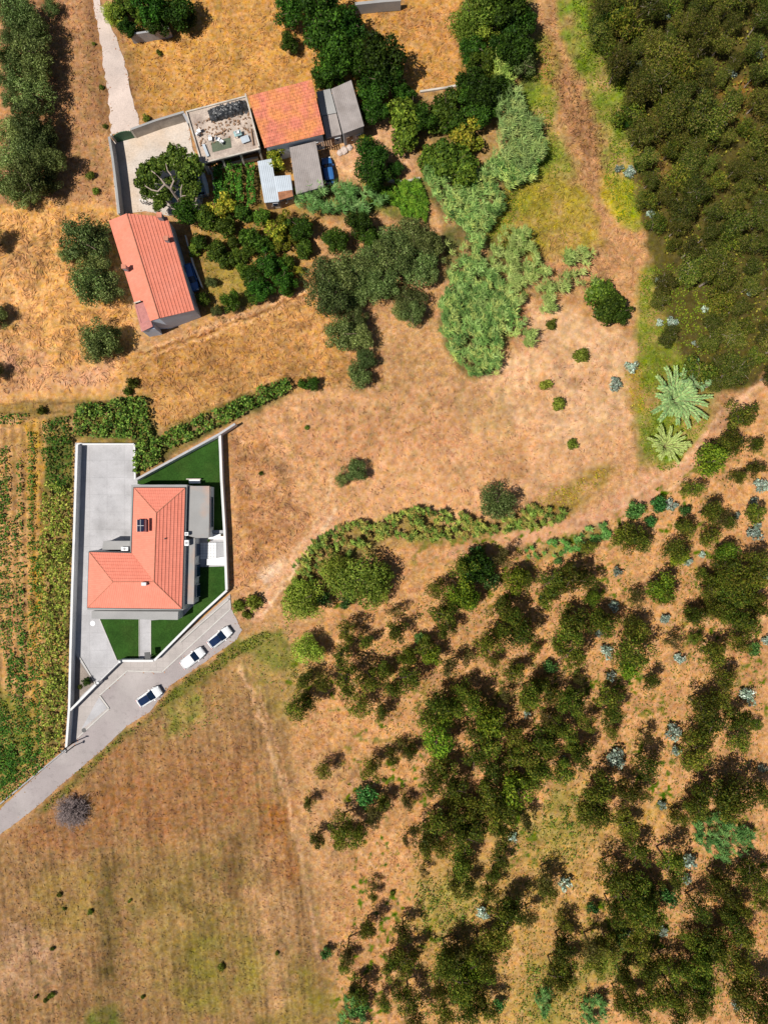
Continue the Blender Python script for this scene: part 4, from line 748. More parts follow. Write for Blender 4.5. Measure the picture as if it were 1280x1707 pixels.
leafy('vegetable_rows', 'green vegetable rows in the striped field at the left edge', [[(-4, 745), (16, 740), (18, 900), (26, 1100), (22, 1140), (-4, 1040)], [(48, 720), (58, 720), (60, 1180), (50, 1180)], [(30, 760), (37, 760), (46, 1080), (38, 1080)], [(60, 900), (72, 900), (72, 1240), (62, 1240)], [(20, 1180), (74, 1210), (70, 1262), (0, 1320), (-5, 1200)], [(22, 860), (30, 860), (46, 1130), (36, 1150), (26, 1000)], [(14, 1080), (40, 1100), (56, 1180), (30, 1200), (10, 1150)], [(-5, 1240), (60, 1240), (90, 1262), (10, 1335), (-5, 1330)], [(0, 690), (50, 690), (40, 706), (0, 710)], [(-5, 1150), (14, 1170), (10, 1250), (-5, 1250)], [(-5, 800), (8, 830), (10, 870), (-5, 880)]], 34, [(74, 108, 34), (58, 88, 30), (100, 126, 44)], h=(.1, .7), leaf=(.2, .4), seed=80)
leafy('weed_rows', 'yellowing weeds between the vegetable rows', [[(38, 700), (72, 700), (70, 850), (72, 1100), (66, 1240), (44, 1200), (48, 1000), (44, 850)], [(30, 1180), (70, 1190), (74, 1260), (40, 1290)]], 9, [(170, 138, 50), (130, 124, 44), (190, 150, 70), (96, 110, 36)], h=(.05, .4), leaf=(.15, .3), seed=86)
leafy('roadside_weeds', 'green weeds along the lower road edge', [[(62, 1350), (112, 1307), (215, 1213), (253, 1191), (288, 1146), (328, 1121), (398, 1072), (440, 1050), (450, 1066), (400, 1090), (335, 1138), (285, 1172), (200, 1238), (128, 1308), (78, 1350)]], 26, [(98, 114, 34), (80, 98, 28), (128, 132, 48), (66, 80, 24)], h=(.02, .35), leaf=(.15, .34), seed=90, warp=8)
leafy('weed_patches', 'patches of green weeds on the slope beside the road', [[(270, 1200), (330, 1150), (360, 1150), (380, 1180), (330, 1230), (280, 1235)], [(400, 1060), (470, 1050), (500, 1110), (470, 1160), (420, 1120)], [(430, 1030), (490, 1030), (500, 1060), (440, 1060)]], 6, [(106, 126, 44), (86, 108, 36), (134, 140, 60)], h=(.02, .3), leaf=(.14, .3), seed=94, warp=12)
leafy('green_undergrowth', 'green and yellow undergrowth between dry strip and wood', [[(950, -15), (1010, -15), (1030, 80), (1060, 180), (1065, 300), (1075, 375), (1030, 370), (1008, 300), (1015, 240), (985, 160), (965, 90)], [(872, 60), (912, 80), (930, 140), (920, 200), (950, 280), (905, 310), (888, 280), (885, 200), (868, 160)], [(800, 330), (860, 320), (880, 400), (850, 430), (810, 400)], [(1065, 455), (1105, 440), (1200, 460), (1195, 560), (1160, 600), (1150, 680), (1180, 700), (1130, 780), (1100, 790), (1062, 740), (1062, 600)]], 34, [(112, 136, 36), (96, 120, 30), (138, 148, 44), (84, 104, 28)], h=(.02, .28), leaf=(.14, .3), seed=100, warp=8)
leafy('yellow_weeds', 'yellow flowering weeds in patches by the wood edge', [[(1008, 290), (1060, 305), (1068, 365), (1032, 372), (1004, 335)], [(835, 320), (900, 310), (950, 340), (960, 400), (890, 420), (840, 390)], [(1036, 620), (1060, 620), (1075, 690), (1050, 690)], [(890, 820), (940, 810), (1000, 780), (1020, 790), (950, 840), (905, 860)]], 22, [(186, 170, 40), (150, 142, 40), (190, 176, 60), (120, 124, 40)], h=(.02, .25), leaf=(.12, .28), seed=106, warp=8)
leafy('wood_undergrowth', 'low green undergrowth on the lower right slope', [[(700, 1450), (800, 1470), (860, 1350), (960, 1310), (1000, 1400), (960, 1700), (700, 1720), (700, 1560)], [(990, 1550), (1100, 1540), (1090, 1620), (990, 1640)], [(740, 960), (1000, 920), (1270, 950), (1270, 1330), (960, 1300), (700, 1300), (560, 1100)], [(1000, 1340), (1280, 1340), (1280, 1707), (1000, 1707)]], 10, [(116, 126, 42), (94, 106, 36), (150, 140, 60), (80, 96, 32)], h=(.02, .2), leaf=(.14, .3), seed=112, warp=20)
def halo():
    r = np.random.default_rng(66); P_ = np.array(HALO); k = 85
    a = r.uniform(0, 6.283, (len(P_), k)); d = np.abs(r.normal(.5, .42, (len(P_), k))) * P_[:, 2:3] / 12 * 1.35
    x = ((P_[:, 0:1] - 640) / 12 * .975 + np.cos(a) * d - .12).ravel(); y = ((853.5 - P_[:, 1:2]) / 12 * .975 + np.sin(a) * d - .12).ravel(); n = len(x)
    z = r.uniform(.04, 1.15, n) * np.clip(1.3 - d.ravel() / 2.2, .15, 1); Nn = unit(r.normal(size=(n, 3)) * .7 + np.array([0, 0, 1.])); D = np.cross(Nn, unit(r.normal(size=(n, 3))))
    s_ = r.uniform(.14, .34, n); V, F = rhombi(np.stack([x, y, z], -1), D, Nn, s_, s_ * .45)
    c = np.repeat(pick_cols(r, n, [(98, 98, 32), (124, 110, 42), (82, 88, 28), (140, 114, 54), (66, 72, 24)], .25), 4, 0)
    link('heath_undergrowth', mesh_np('heath_undergrowth', V, F, c), STUFFL, kind='stuff', label='low olive and straw coloured scrub around the young trees')
halo()
leafy('forest_floor', 'shrubby understorey beneath the dense wood', [FOR], 8, [(110, 114, 36), (86, 92, 28), (150, 130, 56)], h=(.1, 1.4), leaf=(.2, .45), seed=118, warp=10)
leafy('garden_weeds', 'weeds between the orchard trees', [[(335, 360), (440, 350), (520, 380), (510, 470), (400, 520), (335, 520), (320, 400)]], 6, [(150, 142, 54), (110, 120, 44), (84, 104, 36)], h=(.02, .4), leaf=(.14, .3), seed=121, warp=8)
# dry tussocks everywhere on open ground
leafy('green_ground_cover', 'broken patches of green ground cover between lower right trees', [[(690, 1460), (800, 1465), (810, 1520), (720, 1570), (690, 1530)], [(850, 1330), (970, 1300), (1000, 1400), (940, 1440), (860, 1420)], [(990, 1550), (1100, 1535), (1100, 1625), (990, 1645)], [(730, 1560), (800, 1600), (780, 1700), (700, 1700)], [(870, 1600), (980, 1590), (980, 1707), (860, 1707)]], 26, [(92, 118, 34), (74, 98, 28), (116, 134, 46), (60, 80, 24)], h=(.02, .4), leaf=(.14, .32), seed=150, warp=26, thr=(.38, .66))
leafy('dead_weeds', 'brown dead weeds along the dry strip', [[(905, 120), (960, 120), (1010, 235), (1015, 300), (975, 275), (930, 170)], [(900, 40), (925, 60), (930, 110), (905, 110)], [(825, 540), (875, 560), (850, 600), (825, 600)], [(965, 630), (985, 630), (980, 655), (965, 652)]], 16, [(130, 92, 62), (168, 124, 92), (96, 66, 46), (150, 104, 60)], h=(.05, .55), leaf=(.2, .5), asp=.3, seed=140, warp=8)
def tussocks():
    r = np.random.default_rng(5); n = 52000
    x = r.uniform(-55, 55, n); y = r.uniform(-73, 73, n); dens = fbm(x * 12, y * 12, 30, 600, 3)
    c, z, hd = gsample(x, y); keep = (hd < -6) & (dens > r.uniform(.38, .8, n)); x, y, c, z = x[keep], y[keep], c[keep], z[keep]; n = len(x)
    nb = 4; a = r.uniform(0, 6.283, (n, nb)); sz = r.uniform(.5, 1.2, n)[:, None]
    D = np.stack([np.cos(a), np.sin(a), r.uniform(.05, .5, (n, nb))], -1).reshape(-1, 3); L_ = (r.uniform(.22, .42, (n, nb)) * sz).ravel()
    P = np.stack([np.repeat(x, nb), np.repeat(y, nb), np.repeat(z, nb)], -1) + unit(D) * L_[:, None] * .45
    Nn = unit(np.stack([-np.cos(a).ravel(), -np.sin(a).ravel(), np.full(n * nb, 1.0)], -1)); V, F = rhombi(P, D, Nn, L_, .09)
    cc = np.repeat(np.clip(np.repeat(c, nb, 0) * r.uniform(.75, 1.35, (n * nb, 1)), 0, .8), 4, 0)
    link('dry_grass', mesh_np('dry_grass', V, F, cc), STUFFL, kind='stuff', label='dry grass tufts and stubble over the open fields')
tussocks()
def straw():
    r = np.random.default_rng(8); VV, FF, CC = [], [], []; off = 0
    ST = [([(-20, 350), (205, 352), (222, 560), (200, 640), (-20, 655)], 15, 1.0), ([(222, 600), (330, 548), (510, 482), (600, 540), (650, 640), (500, 655), (275, 722)], 11, .9), ([(215, 60), (470, 5), (780, 5), (770, 140), (690, 150), (600, 60), (420, 170), (330, 180), (240, 190)], 9, .7),
          ([(386, 720), (450, 700), (520, 860), (470, 930), (395, 1000)], 8, .9), ([(890, 10), (955, 10), (990, 150), (1045, 280), (1075, 430), (1050, 500), (960, 480), (850, 430), (900, 300), (930, 200)], 12, 1.0), ([(500, 660), (830, 630), (1050, 560), (1060, 740), (850, 840), (560, 860), (480, 760)], 4, .7),
          ([(10, 1400), (250, 1200), (400, 1110), (470, 1230), (530, 1700), (0, 1707)], 5, .6), ([(480, 1130), (700, 1240), (680, 1700), (560, 1640)], 4, .6), ([(90, 0), (150, 0), (190, 230), (190, 340), (100, 340), (120, 200)], 6, .6)]
    for k, (poly, dn, ls) in enumerate(ST):
        _, x, y = scatter(poly, dn, 700 + k, 10); n = len(x); px, py = x * 12 + 640, 853.5 - y * 12
        c, z, hd = gsample(x, y); kp = (hd < -5) & (fbm(px, py, 12, 740, 2) > r.uniform(.25, .7, n)); x, y, c, z, px, py = x[kp], y[kp], c[kp], z[kp], px[kp], py[kp]; n = len(x)
        a = fbm(px, py, 40, 750 + k, 2) * 14 + r.normal(0, .5, n); D = np.stack([np.cos(a), np.sin(a), r.uniform(0, .25, n)], -1); L = r.uniform(.35, .95, n) * ls
        P = np.stack([x, y, z + r.uniform(.03, .16, n)], -1); V, F = rhombi(P, D, unit(np.stack([r.normal(0, .3, n), r.normal(0, .3, n), np.ones(n)], -1)), L, r.uniform(.07, .15, n))
        br = r.choice([.62, .8, 1.15, 1.35, 1.5], n)[:, None]; VV.append(V); FF.append(F + off); off += len(V); CC.append(np.repeat(np.clip(c * br, 0, .85), 4, 0))
    link('cut_straw', mesh_np('cut_straw', np.concatenate(VV), np.concatenate(FF), np.concatenate(CC)), STUFFL, kind='stuff', label='wisps of dry straw lying over the fields')
straw()

# ------------------------------------------------------------------ roads, yards, pavements (sheets and kerbs)
def sheet(name, poly, z, m, kind='structure', label=None, parent=None, th=.05):
    mb = MB().prism([xy(*p) for p in poly], z - th, z); return mb.build(name, m, parent, kind=kind, label=label)
sheet('road', ragged(ROAD[:2], .1, 1)[:1] + ROAD[1:12] + ragged(ROAD[12:] , .9, 6)[:-40] + ROAD[-2:] if False else ragged(ROAD, .8, 6), .02, ASPH, label='pale worn asphalt road with widened end')
sheet('lane', LANE, .015, CHALK, label='chalky gravel lane')
sheet('yard', YARDP, .03, YARD, label='pale concrete farmyard')
sheet('pavement', FORE, .11, PATHM, label='light pavement along the front wall')
sheet('yard_paving', COMP, .035, CONCL, label='grey paving inside the walled compound')
def overspill():
    r = np.random.default_rng(91); n = 60000; x = r.uniform(-55, 5, n); y = r.uniform(-47, 73, n); c, z, hd = gsample(x, y); px, py = x * 12 + 640, 853.5 - y * 12
    rd = np.maximum(sdist(px, py, ROAD), sdist(px, py, LANE)); cp = np.maximum(sdist(px, py, FORE), sdist(px, py, COMP)); yd = sdist(px, py, YARDP)
    kp = ((rd > -1) & (np.minimum(rd, 99) < np.abs(r.normal(0, 3.2, n))) & (cp < 0) & (yd < 0)) | ((yd > 0) & (yd < np.abs(r.normal(0, 4, n)))); x, y = x[kp], y[kp]; n = len(x)
    cc = np.array([C(196, 150, 104), C(160, 130, 70), C(214, 170, 128)])[r.integers(0, 3, n)]; a = r.uniform(0, 6.28, n)
    s_ = r.uniform(.08, .3, n); V, F = rhombi(np.stack([x, y, r.uniform(.035, .05, n)], -1), np.stack([np.cos(a), np.sin(a), 0 * a], -1), np.tile([0, 0, 1.], (n, 1)), s_, s_ * .6)
    link('spilled_earth', mesh_np('spilled_earth', V, F, np.repeat(cc, 4, 0)), STUFFL, kind='stuff', label='earth and grit spilled over the edges of road and lane')
overspill()
# kerb stones along the forecourt pavement
mb = MB(); K_ = [(131, 1229), (183, 1181), (167, 1159), (213, 1118), (271, 1120), (385, 1015)]
for a, b in zip(K_, K_[1:]): mb.wall(xy(*a), xy(*b), .16, .0, .13)
mb.build('kerb', KERB, kind='structure')
mb = MB().wall(xy(-40, 1374), xy(111, 1249), .18, 0, .28).build('low_kerb_wall', GREYWALL, label='long low dark kerb wall along the upper road edge', cat='wall')
sheet('driveway_panel', [(137, 1214), (166, 1162), (180, 1180), (140, 1213)], .125, CONCL, label='pale concrete ramp panel')
# lawns, path, gravel bed
LN = [(230, 801), (364, 730), (369, 800), (374, 885), (352, 886), (352, 812), (230, 807)]
sheet('north_lawn', LN, .07, LAWN, label='triangular dark green lawn')
sheet('southeast_lawn', [(345, 945), (374, 944), (378, 983), (320, 1037), (256, 1101), (253, 1099), (253, 1034), (303, 1030), (332, 1000), (332, 945)], .07, LAWN, label='dark green lawn beside the terrace')
sheet('southwest_lawn', [(168, 1032), (232, 1032), (232, 1098), (197, 1100)], .07, LAWN, label='dark green front lawn')
mb = MB()
for a, b in [((167, 1032), (196, 1101)), ((233, 1032), (233, 1099)), ((252, 1034), (252, 1099))]: mb.wall(xy(*a), xy(*b), .10, .03, .12)
mb.build('lawn_edging', KERB, kind='structure')
sheet('gravel_bed', [(122, 1084), (158, 1139), (124, 1172), (118, 1172), (120, 1100)], .06, BARE, label='bare gravel bed by the gate')
mb = MB().wall(xy(127, 1084), xy(160, 1139), .15, .02, .15).build('bed_edging', KERB, kind='structure')

# ------------------------------------------------------------------ walls
def wall_thing(name, label, pts, th, h, m, zt=None, cap=None, z0=-.05):
    """pts are pixel positions of the wall TOP"""
    P0 = xy(*pts[0], h); root = thing(name, label, 'wall', (P0[0], P0[1], 0)); mb = MB(); cb = MB()
    for i, (a, b) in enumerate(zip(pts, pts[1:])):
        A, B = xy(*a, h), xy(*b, h); mb.wall(A, B, th, z0, h - i * .003)
        if cap: cb.wall(A, B, th + .07, h + .001, h + .06 - i * .003)
    local(root, mb).build('wall_face', m, root)
    if cap: local(root, cb).build('coping', cap, root)
    return root
wall_thing('compound_wall', 'long white wall down the left side of the compound', [(129, 741), (124.5, 880), (121, 985), (118, 1095), (116, 1180), (111, 1246)], .24, 1.35, WHITE, cap=WHITE)
wall_thing('compound_wall', 'thin white wall across the top of the yard', [(129.5, 740.5), (224, 740.5)], .16, .7, WHITE, cap=WHITE)
wall_thing('compound_wall', 'thin white wall down the right side of the yard', [(224.5, 741), (225.5, 799)], .16, .7, WHITE, cap=WHITE)
wall_thing('compound_wall', 'white diagonal wall above the triangular lawn', [(227, 799.5), (366, 723.5), (392, 706.5)], .22, 1.5, WHITE, cap=CONCL)
wall_thing('compound_wall', 'white wall down the right side of the compound', [(366.8, 724.5), (369.5, 800), (374.5, 885), (378, 983)], .26, 1.2, WHITE, cap=WHITE)
wall_thing('compound_wall', 'white front wall between lower right lawn and pavement', [(378.5, 984), (330, 1028), (257.5, 1101)], .22, 1.2, WHITE, cap=WHITE)
wall_thing('compound_wall', 'short white front wall below the lawns', [(256, 1101.5), (201, 1101.5)], .22, 1.2, WHITE, cap=WHITE)
wall_thing('gate_wall', 'white wall closing the bottom left corner by the gate', [(160.5, 1141), (117.5, 1184)], .22, 1.3, WHITE, cap=WHITE)
wall_thing('kerb_wall', 'low pale kerb wall running along the pavement', [(381.5, 999), (330, 1044), (300, 1071)], .16, .35, KERB)
# sliding gate, letter box, gate posts
g = thing('sliding_gate', 'light grey sliding gate between drive and pavement', 'gate', W(185, 1120))
mb = MB(); A, B = xy(200, 1103, 1.4), xy(164, 1138, 1.4); mb.wall(A, B, .08, .15, 1.4); local(g, mb).build('gate_leaf', FRAME, g)
for q in (A, B): local(g, MB().box((q[0], q[1], 0), (.3, .3, 1.55))).build('gate_post', WHITE, g)
g = thing('letter_box_pillar', 'small dark canopy box over the footpath door', 'entrance canopy', W(246, 1097))
local(g, MB().box((*xy(246, 1093, 1.9), 1.75), (.75, .9, .12), .1)).build('canopy', DARK, g)
for dx in (-.3, .3): local(g, MB().box((xy(246, 1097, 1)[0] + dx, xy(246, 1097, 1)[1], 0), (.12, .12, 1.75))).build('post', DARK, g)
# lamp posts (their shadows lie across the road)
for (px, py, h, lab) in [(124, 1237, 3.6, 'thin dark lamp post at the road corner'), (125, 1243, 2.8, 'shorter dark post beside the corner lamp post')]:
    x, y, _ = W(px, py); l = thing('lamp_post' if h > 3 else 'sign_post', lab, 'post', (x, y, 0))
    MB().tube([(0, 0, 0), (0, 0, h)], .075, 8).build('pole', DARK, l)
    if h > 3: MB().box((.0, 0, h), (.4, .18, .08)).build('lamp_head', DARK, l)
    else: MB().box((0, 0, h - .5), (.06, .35, .45)).build('plate', FRAME, l)
x, y, _ = W(141, 1217); MB().tube([(x, y, .11), (x, y, .15)], .3, 12).build('manhole_cover', DARK, label='round dark manhole cover on the pavement', cat='manhole cover')
plant_set([(144, 1137, 8, 'dark'), (134, 1145, 5, 'bush')], 'low_shrub', 'shrub', 'plants in the gravel bed', [(9999, 'the gravel bed by the gate')], {'dark': 'small dark', 'bush': 'tiny green'}, {'*': 'shrub'})

# ------------------------------------------------------------------ buildings
def windows(root, a, b, z0, z1, n, w_, name='window', out=.03, glass=GLASSD):
    """a->b wall base line in world xy, building on the left-hand side"""
    dx, dy = b[0] - a[0], b[1] - a[1]; L = math.hypot(dx, dy); ux, uy = dx / L, dy / L; nx, ny = uy, -ux; rz = math.atan2(dy, dx)
    for k in range(n):
        t = (k + .5) / n * L; c = (a[0] + ux * t + nx * out, a[1] + uy * t + ny * out)
        f = local(root, MB().box((c[0], c[1], z0), (w_, .10, z1 - z0), rz)).build(name, FRAME if name == 'window' else WOOD, root)
        c2 = (c[0] + nx * .04, c[1] + ny * .04)
        if name == 'window': local(root, MB().box((c2[0], c2[1], z0 + .08), (w_ - .16, .07, z1 - z0 - .16), rz)).build('pane', glass, f)
        else: local(root, MB().box((c2[0] + ux * w_ * .35, c2[1] + uy * w_ * .35, z0 + (z1 - z0) * .5), (.12, .10, .04), rz)).build('handle', FRAME, f)
def chimney(root, px, py, z, w_=.5, h=.8, m=WHITE, roofp=None, cap=True):
    x, y, _ = W(px, py, z); p = local(root, MB().box((x, y, z - .4), (w_, w_, h + .4))).build('chimney', m, roofp or root)
    if cap: local(root, MB().box((x, y, z + h + .002), (w_ + .14, w_ + .14, .08))).build('chimney_cap', m, p) if not roofp else local(root, MB().box((x, y, z + h + .002), (w_ + .14, w_ + .14, .08))).build('chimney_cap', DARK, roofp)

# --- new house
ZE = 3.35; house = thing('modern_house', 'white house with L-shaped hipped salmon tile roof in the walled compound', 'house', (*xy(265, 930), 0))
bodyp = [(218, 805.5), (312, 805.5), (308, 1021), (142.5, 1021), (145, 915), (215.5, 917)]
bodyp = [(219.5, 808), (312, 808), (306, 1017), (146, 1017), (148.5, 918.5), (217.5, 920.5)]
local(house, MB().prism([xy(*p, ZE) for p in bodyp], 0, ZE - .1)).build('wall', WHITE, house)
local(house, MB().prism([xy(*p, ZE) for p in bodyp], ZE - .098, ZE)).build('cornice', CONC, house)
# cornice band that frames the tiles
def inset_roof():
    A = W(224, 813.5, ZE + .12); B = W(308.7, 813.7, ZE + .12); Cc = W(303, 1014.5, ZE + .12); D = W(147, 1012.5, ZE + .12); Ee = W(149.8, 920.5, ZE + .12); Fv = W(220.3, 922.5, ZE + .12)
    zr = ZE + 1.65; R1 = W(261, 855, zr); R2 = W(257, 970, zr); R3 = W(189, 969.5, zr - .05)
    R3 = (R3[0], R2[1] + .0, zr)
    mb = MB()
    for q in ([A, B, R1], [B, Cc, R2, R1], [Cc, D, R3, R2], [D, Ee, R3], [Ee, Fv, R2, R3], [Fv, A, R1, R2]): 
        for i_ in range(2, len(q)): pass
        roof_plane(mb, q, .46, .07)
    rf = local(house, mb).build('roof', TILE_NEW, house)
    caps = MB()
    for a, b in ((A, R1), (B, R1), (Cc, R2), (D, R3), (Ee, R3), (R1, R2), (R2, R3)):
        caps.tube([Vector(a) + Vector((0, 0, .03)), Vector(b) + Vector((0, 0, .03))], .075, 6)
    local(house, caps).build('ridge_tiles', TERRA, rf)
    val = MB().tube([Vector(Fv) + Vector((0, 0, .0)), Vector(R2) + Vector((0, 0, .0))], .07, 6); local(house, val).build('valley_gutter', TERRA, rf)
    return rf
hroof = inset_roof()
gt = MB()
G_ = [(223, 812.5), (309.8, 812.7), (304, 1015.6), (146, 1013.6), (148.8, 919.4), (219, 921.3)]
for a, b in zip(G_, G_[1:] + G_[:1]): gt.wall(xy(*a, ZE + .1), xy(*b, ZE + .1), .07, ZE - .02, ZE + .14)
local(house, gt).build('gutter', DARK, house)
# chimney and vent
x, y, _ = W(242, 973, ZE + 1.7); ch = local(house, MB().box((x, y, ZE + 1.2), (.62, .42, 1.0))).build('chimney', WHITE, hroof)
local(house, MB().tube([(*xy(275.5, 898, 4.6), 4.2), (*xy(275.5, 898, 4.6), 4.75)], .09, 8)).build('vent_pipe', DARK, hroof)
# solar water heater fixed on the west slope
sh_ = MB(); zs = ZE + 1.0
for (a, b, c, d) in [((229, 866), (241, 866), (241, 886), (229, 886))]:
    sh_.poly([W(229, 886.5, zs + .1), W(240.3, 886.5, zs + .62), W(240.3, 866, zs + .62), W(229, 866, zs + .1)]); sh_.poly([W(229, 866, zs + .0), W(240.3, 866, zs + .52), W(240.3, 886.5, zs + .52), W(229, 886.5, zs + .0)])
so_ = local(house, sh_).build('solar_collector', SOLAR, hroof)
bar = MB(); 
for (a, b) in (((234.6, 866), (234.6, 886.5)),): bar.tube([W(*a, zs + .40), W(*b, zs + .40)], .035, 6)
bar.tube([W(229, 876.2, zs + .14), W(240.3, 876.2, zs + .66)], .035, 6)
for q0, q1 in (((229, 866), (229, 886.5)),): bar.tube([W(*q0, zs + .14), W(*q1, zs + .14)], .03, 6)
local(house, bar).build('collector_frame', FRAME, so_) if False else local(house, bar).build('collector_frame', FRAME, hroof)
tk = MB().tube([W(244.5, 866, zs + 1.0), W(244.5, 886.5, zs + 1.0)], .26, 12); local(house, tk).build('water_tank', mat('dark_red_tank', (.10, .02, .025), .5), hroof, smooth=False)
# east flat annexes: wall body, roof slab, window
def flat_block(root, poly, z, mw, mr, name='annex_wall', th=.12, inset=0):
    P = [xy(*p, z) for p in poly]; local(root, MB().prism(P, 0, z)).build(name, mw, root)
    cx = sum(p[0] for p in P) / len(P); cy = sum(p[1] for p in P) / len(P)
    Q = [(p[0] + (p[0] - cx) / math.hypot(p[0] - cx, p[1] - cy) * .06, p[1] + (p[1] - cy) / math.hypot(p[0] - cx, p[1] - cy) * .06) for p in P]
    return local(root, MB().prism(Q, z + .002, z + th, bottom=True)).build('flat_roof', mr, root)
flat_block(house, [(314.5, 811), (349.5, 811), (348.5, 896), (327, 896), (313.5, 892)], 2.7, WHITE, FLATROOF)
fr1 = flat_block(house, [(311.2, 900.5), (325.8, 897.5), (323.5, 1006), (309, 1006)], 2.55, WHITE, FLATROOF)
A, B = xy(349.5, 895, 2.7), xy(349.5, 812, 2.7); windows(house, A, B, .9, 2.0, 1, 4.2)
A, B = xy(325.8, 1004, 2.55), xy(325.8, 900, 2.55); windows(house, A, B, .2, 2.2, 3, 1.8)
local(house, MB().prism([xy(*p, 3.0) for p in [(312.5, 811), (314, 811), (312.3, 898), (310.8, 898)]], 2.0, 2.96)).build('roof_channel', DARK, house)
# streaks of orange on the annex roof come from its stained screed
pr = flat_block(house, [(154.5, 1018.5), (297, 1019.5), (296.5, 1033), (154.5, 1031)], 2.6, WHITE, CONC, name='porch_wall')
hd = flat_block(house, [(174, 902), (217, 902), (217, 916), (172, 916)], 2.5, GREYWALL, CONC, name='side_porch_wall')
A, B = xy(148.5, 918.5, ZE), xy(146, 1017, ZE); windows(house, A, B, 1.0, 2.2, 3, 1.3)
A, B = xy(154.5, 1031, 2.6), xy(296.5, 1033, 2.6); windows(house, A, B, .1, 2.2, 4, 1.6)
A, B = xy(312, 808, ZE), xy(219.5, 808, ZE); windows(house, A, B, 1.0, 2.2, 3, 1.3)
A, B = xy(219.5, 808, ZE), xy(217.5, 900, ZE); windows(house, A, B, 1.0, 2.2, 2, 1.3)
windows(house, A, B, .05, 2.1, 1, .95, 'door', out=.02)
for (px, py, s, z, lab) in [(312, 905, (.55, .75, .6), 2.93, 'white air conditioner box at the house roof edge, lower one'), (311.5, 890, (.45, .45, .5), 3.03, 'white air conditioner box at the house roof edge, upper one'), (208, 915, (.9, .5, .4), 2.63, 'white box unit on the grey side porch roof')]:
    x, y, _ = W(px, py, z + .4); u_ = thing('roof_unit', lab, 'air conditioner', (x, y, z)); MB().box((0, 0, 0), s).build('casing', WHITEP, u_); MB().tube([(0, 0, s[2] + .001), (0, 0, s[2] + .03)], min(s[:2]) * .35, 12).build('fan_grille', GREYWALL, u_)
x, y, _ = W(326, 804); b_ = thing('garden_bench', 'white bench box on the triangular lawn', 'bench', (x, y, .07)); MB().box((0, .1, 0), (1.5, .5, .42)).build('seat', WHITEP, b_); MB().box((-.1, .42, 0), (2.0, .14, .55)).build('backrest', OLDWALL, b_)
# glazed patio block
pt = thing('tiled_patio', 'white tiled patio platform beside the right compound wall', 'patio', (*xy(352, 915), 0))
TILEW = mat('white_tile', (.70, .70, .70), .4, .05, 1, .03, 6, 0)
local(pt, MB().prism([xy(*p, .25) for p in [(334, 904), (376, 904), (377, 942), (333, 942)]], .036, .25)).build('base', GREYWALL, pt)
for i_ in range(6):
    for j_ in range(6):
        x, y, _ = W(336.5 + i_ * 4.4, 906.8 + j_ * 4.6, .3); local(pt, MB().box((x, y, .252), (.33, .35, .05))).build('slab', TILEW, pt)
local(pt, MB().prism([xy(*p, .5) for p in [(348, 890), (374, 890), (374.5, 899), (347.5, 899)]], .03, .5)).build('counter', TILEW, pt)
local(pt, MB().prism([xy(*p, .45) for p in [(345, 932), (376, 928), (377, 942), (345, 942)]], .26, .45)).build('step', TILEW, pt)
local(pt, MB().prism([xy(*p, .9) for p in [(354, 884), (372, 884), (372, 889), (354, 889)]], .03, .9)).build('sink_block', GREYWALL, pt)
for px, py in ((371, 892), (349, 901)):
    x, y, _ = W(px, py, .6); q = thing('flower_pot', f"terracotta pot on the patio, {'by the wall' if px > 360 else 'nearer the house'}", 'pot', (x, y, .5 if px > 360 else .25), 'pots on the patio')
    MB().tube([(0, 0, 0), (0, 0, .28)], [.11, .16], 10).build('pot', TERRA, q); bm_ = crown_mesh(900 + px, [(60, 90, 40)], n=40, K=3, zc=.4, hz=.2, leaf=.15, lump=(.1, .16), spread=.1); link('leaves', bm_, LEAF, q)
x, y, _ = W(155.5, 1039); MB().tube([(x, y, .03), (x, y, .09)], .35, 14).build('patio_lamp_base', WHITEP, label='small white disc on the drive below the porch', cat='disc')

# --- west house
wh = thing('west_house', 'long white house with orange gabled roof left of the orchard', 'house', (*xy(255, 450), 0))
ze, zr = 3.7, 5.2
NW, NE, SE, SW = W(182, 368, ze), W(279.5, 361.5, ze), W(324.7, 517, ze), W(228.8, 548, ze - .0)
RN, RS = W(211.5, 356, zr), W(265.7, 530.5, zr)
SWn = W(198.5, 506, ze); LC = W(217, 505.5, ze + .55)
NE2 = W(277, 354, ze)
mb = MB(); roof_plane(mb, [RN, NE, SE, RS], .44, .07); r1 = local(wh, mb).build('roof', TILE_WEST, wh)
# west slope: plane through ridge and eave, with the lean-to notch at its lower end
rn, rs, nw = Vector(RN), Vector(RS), Vector(NW); ud = (rs - rn).normalized()
Lr = (rs - rn).length; eave_end = nw + ud * Lr
def onw(t, s): return tuple(rn + ud * (Lr * t) + (nw - rn) * s)
mb = MB(); roof_plane(mb, [onw(0, 0), onw(0, 1), onw(.80, 1), onw(.80, .54), onw(1, .48), onw(1, 0)], .40, .035)
local(wh, mb).build('roof', TILE_WEST, wh)
mb = MB(); sink = Vector((0, 0, -.22)); roof_plane(mb, [tuple(Vector(onw(.81, .52)) + sink), tuple(Vector(onw(.81, 1.04)) + sink), tuple(Vector(onw(1.07, 1.12)) + sink), tuple(Vector(onw(1.05, .46)) + sink)], .40, .03)
local(wh, mb).build('lean_to_roof', TILE_PINK, wh)
caps = MB().tube([rn + Vector((0, 0, .04)), rs + Vector((0, 0, .04))], .09, 6); local(wh, caps).build('ridge_tiles', TERRA, wh)
c_ = lambda p, q, k: (p[0] * (1 - k) + q[0] * k, p[1] * (1 - k) + q[1] * k)
cen = ((NW[0] + SE[0]) / 2, (NW[1] + SE[1]) / 2)
ew = onw(1, 1); en = onw(0, 1)
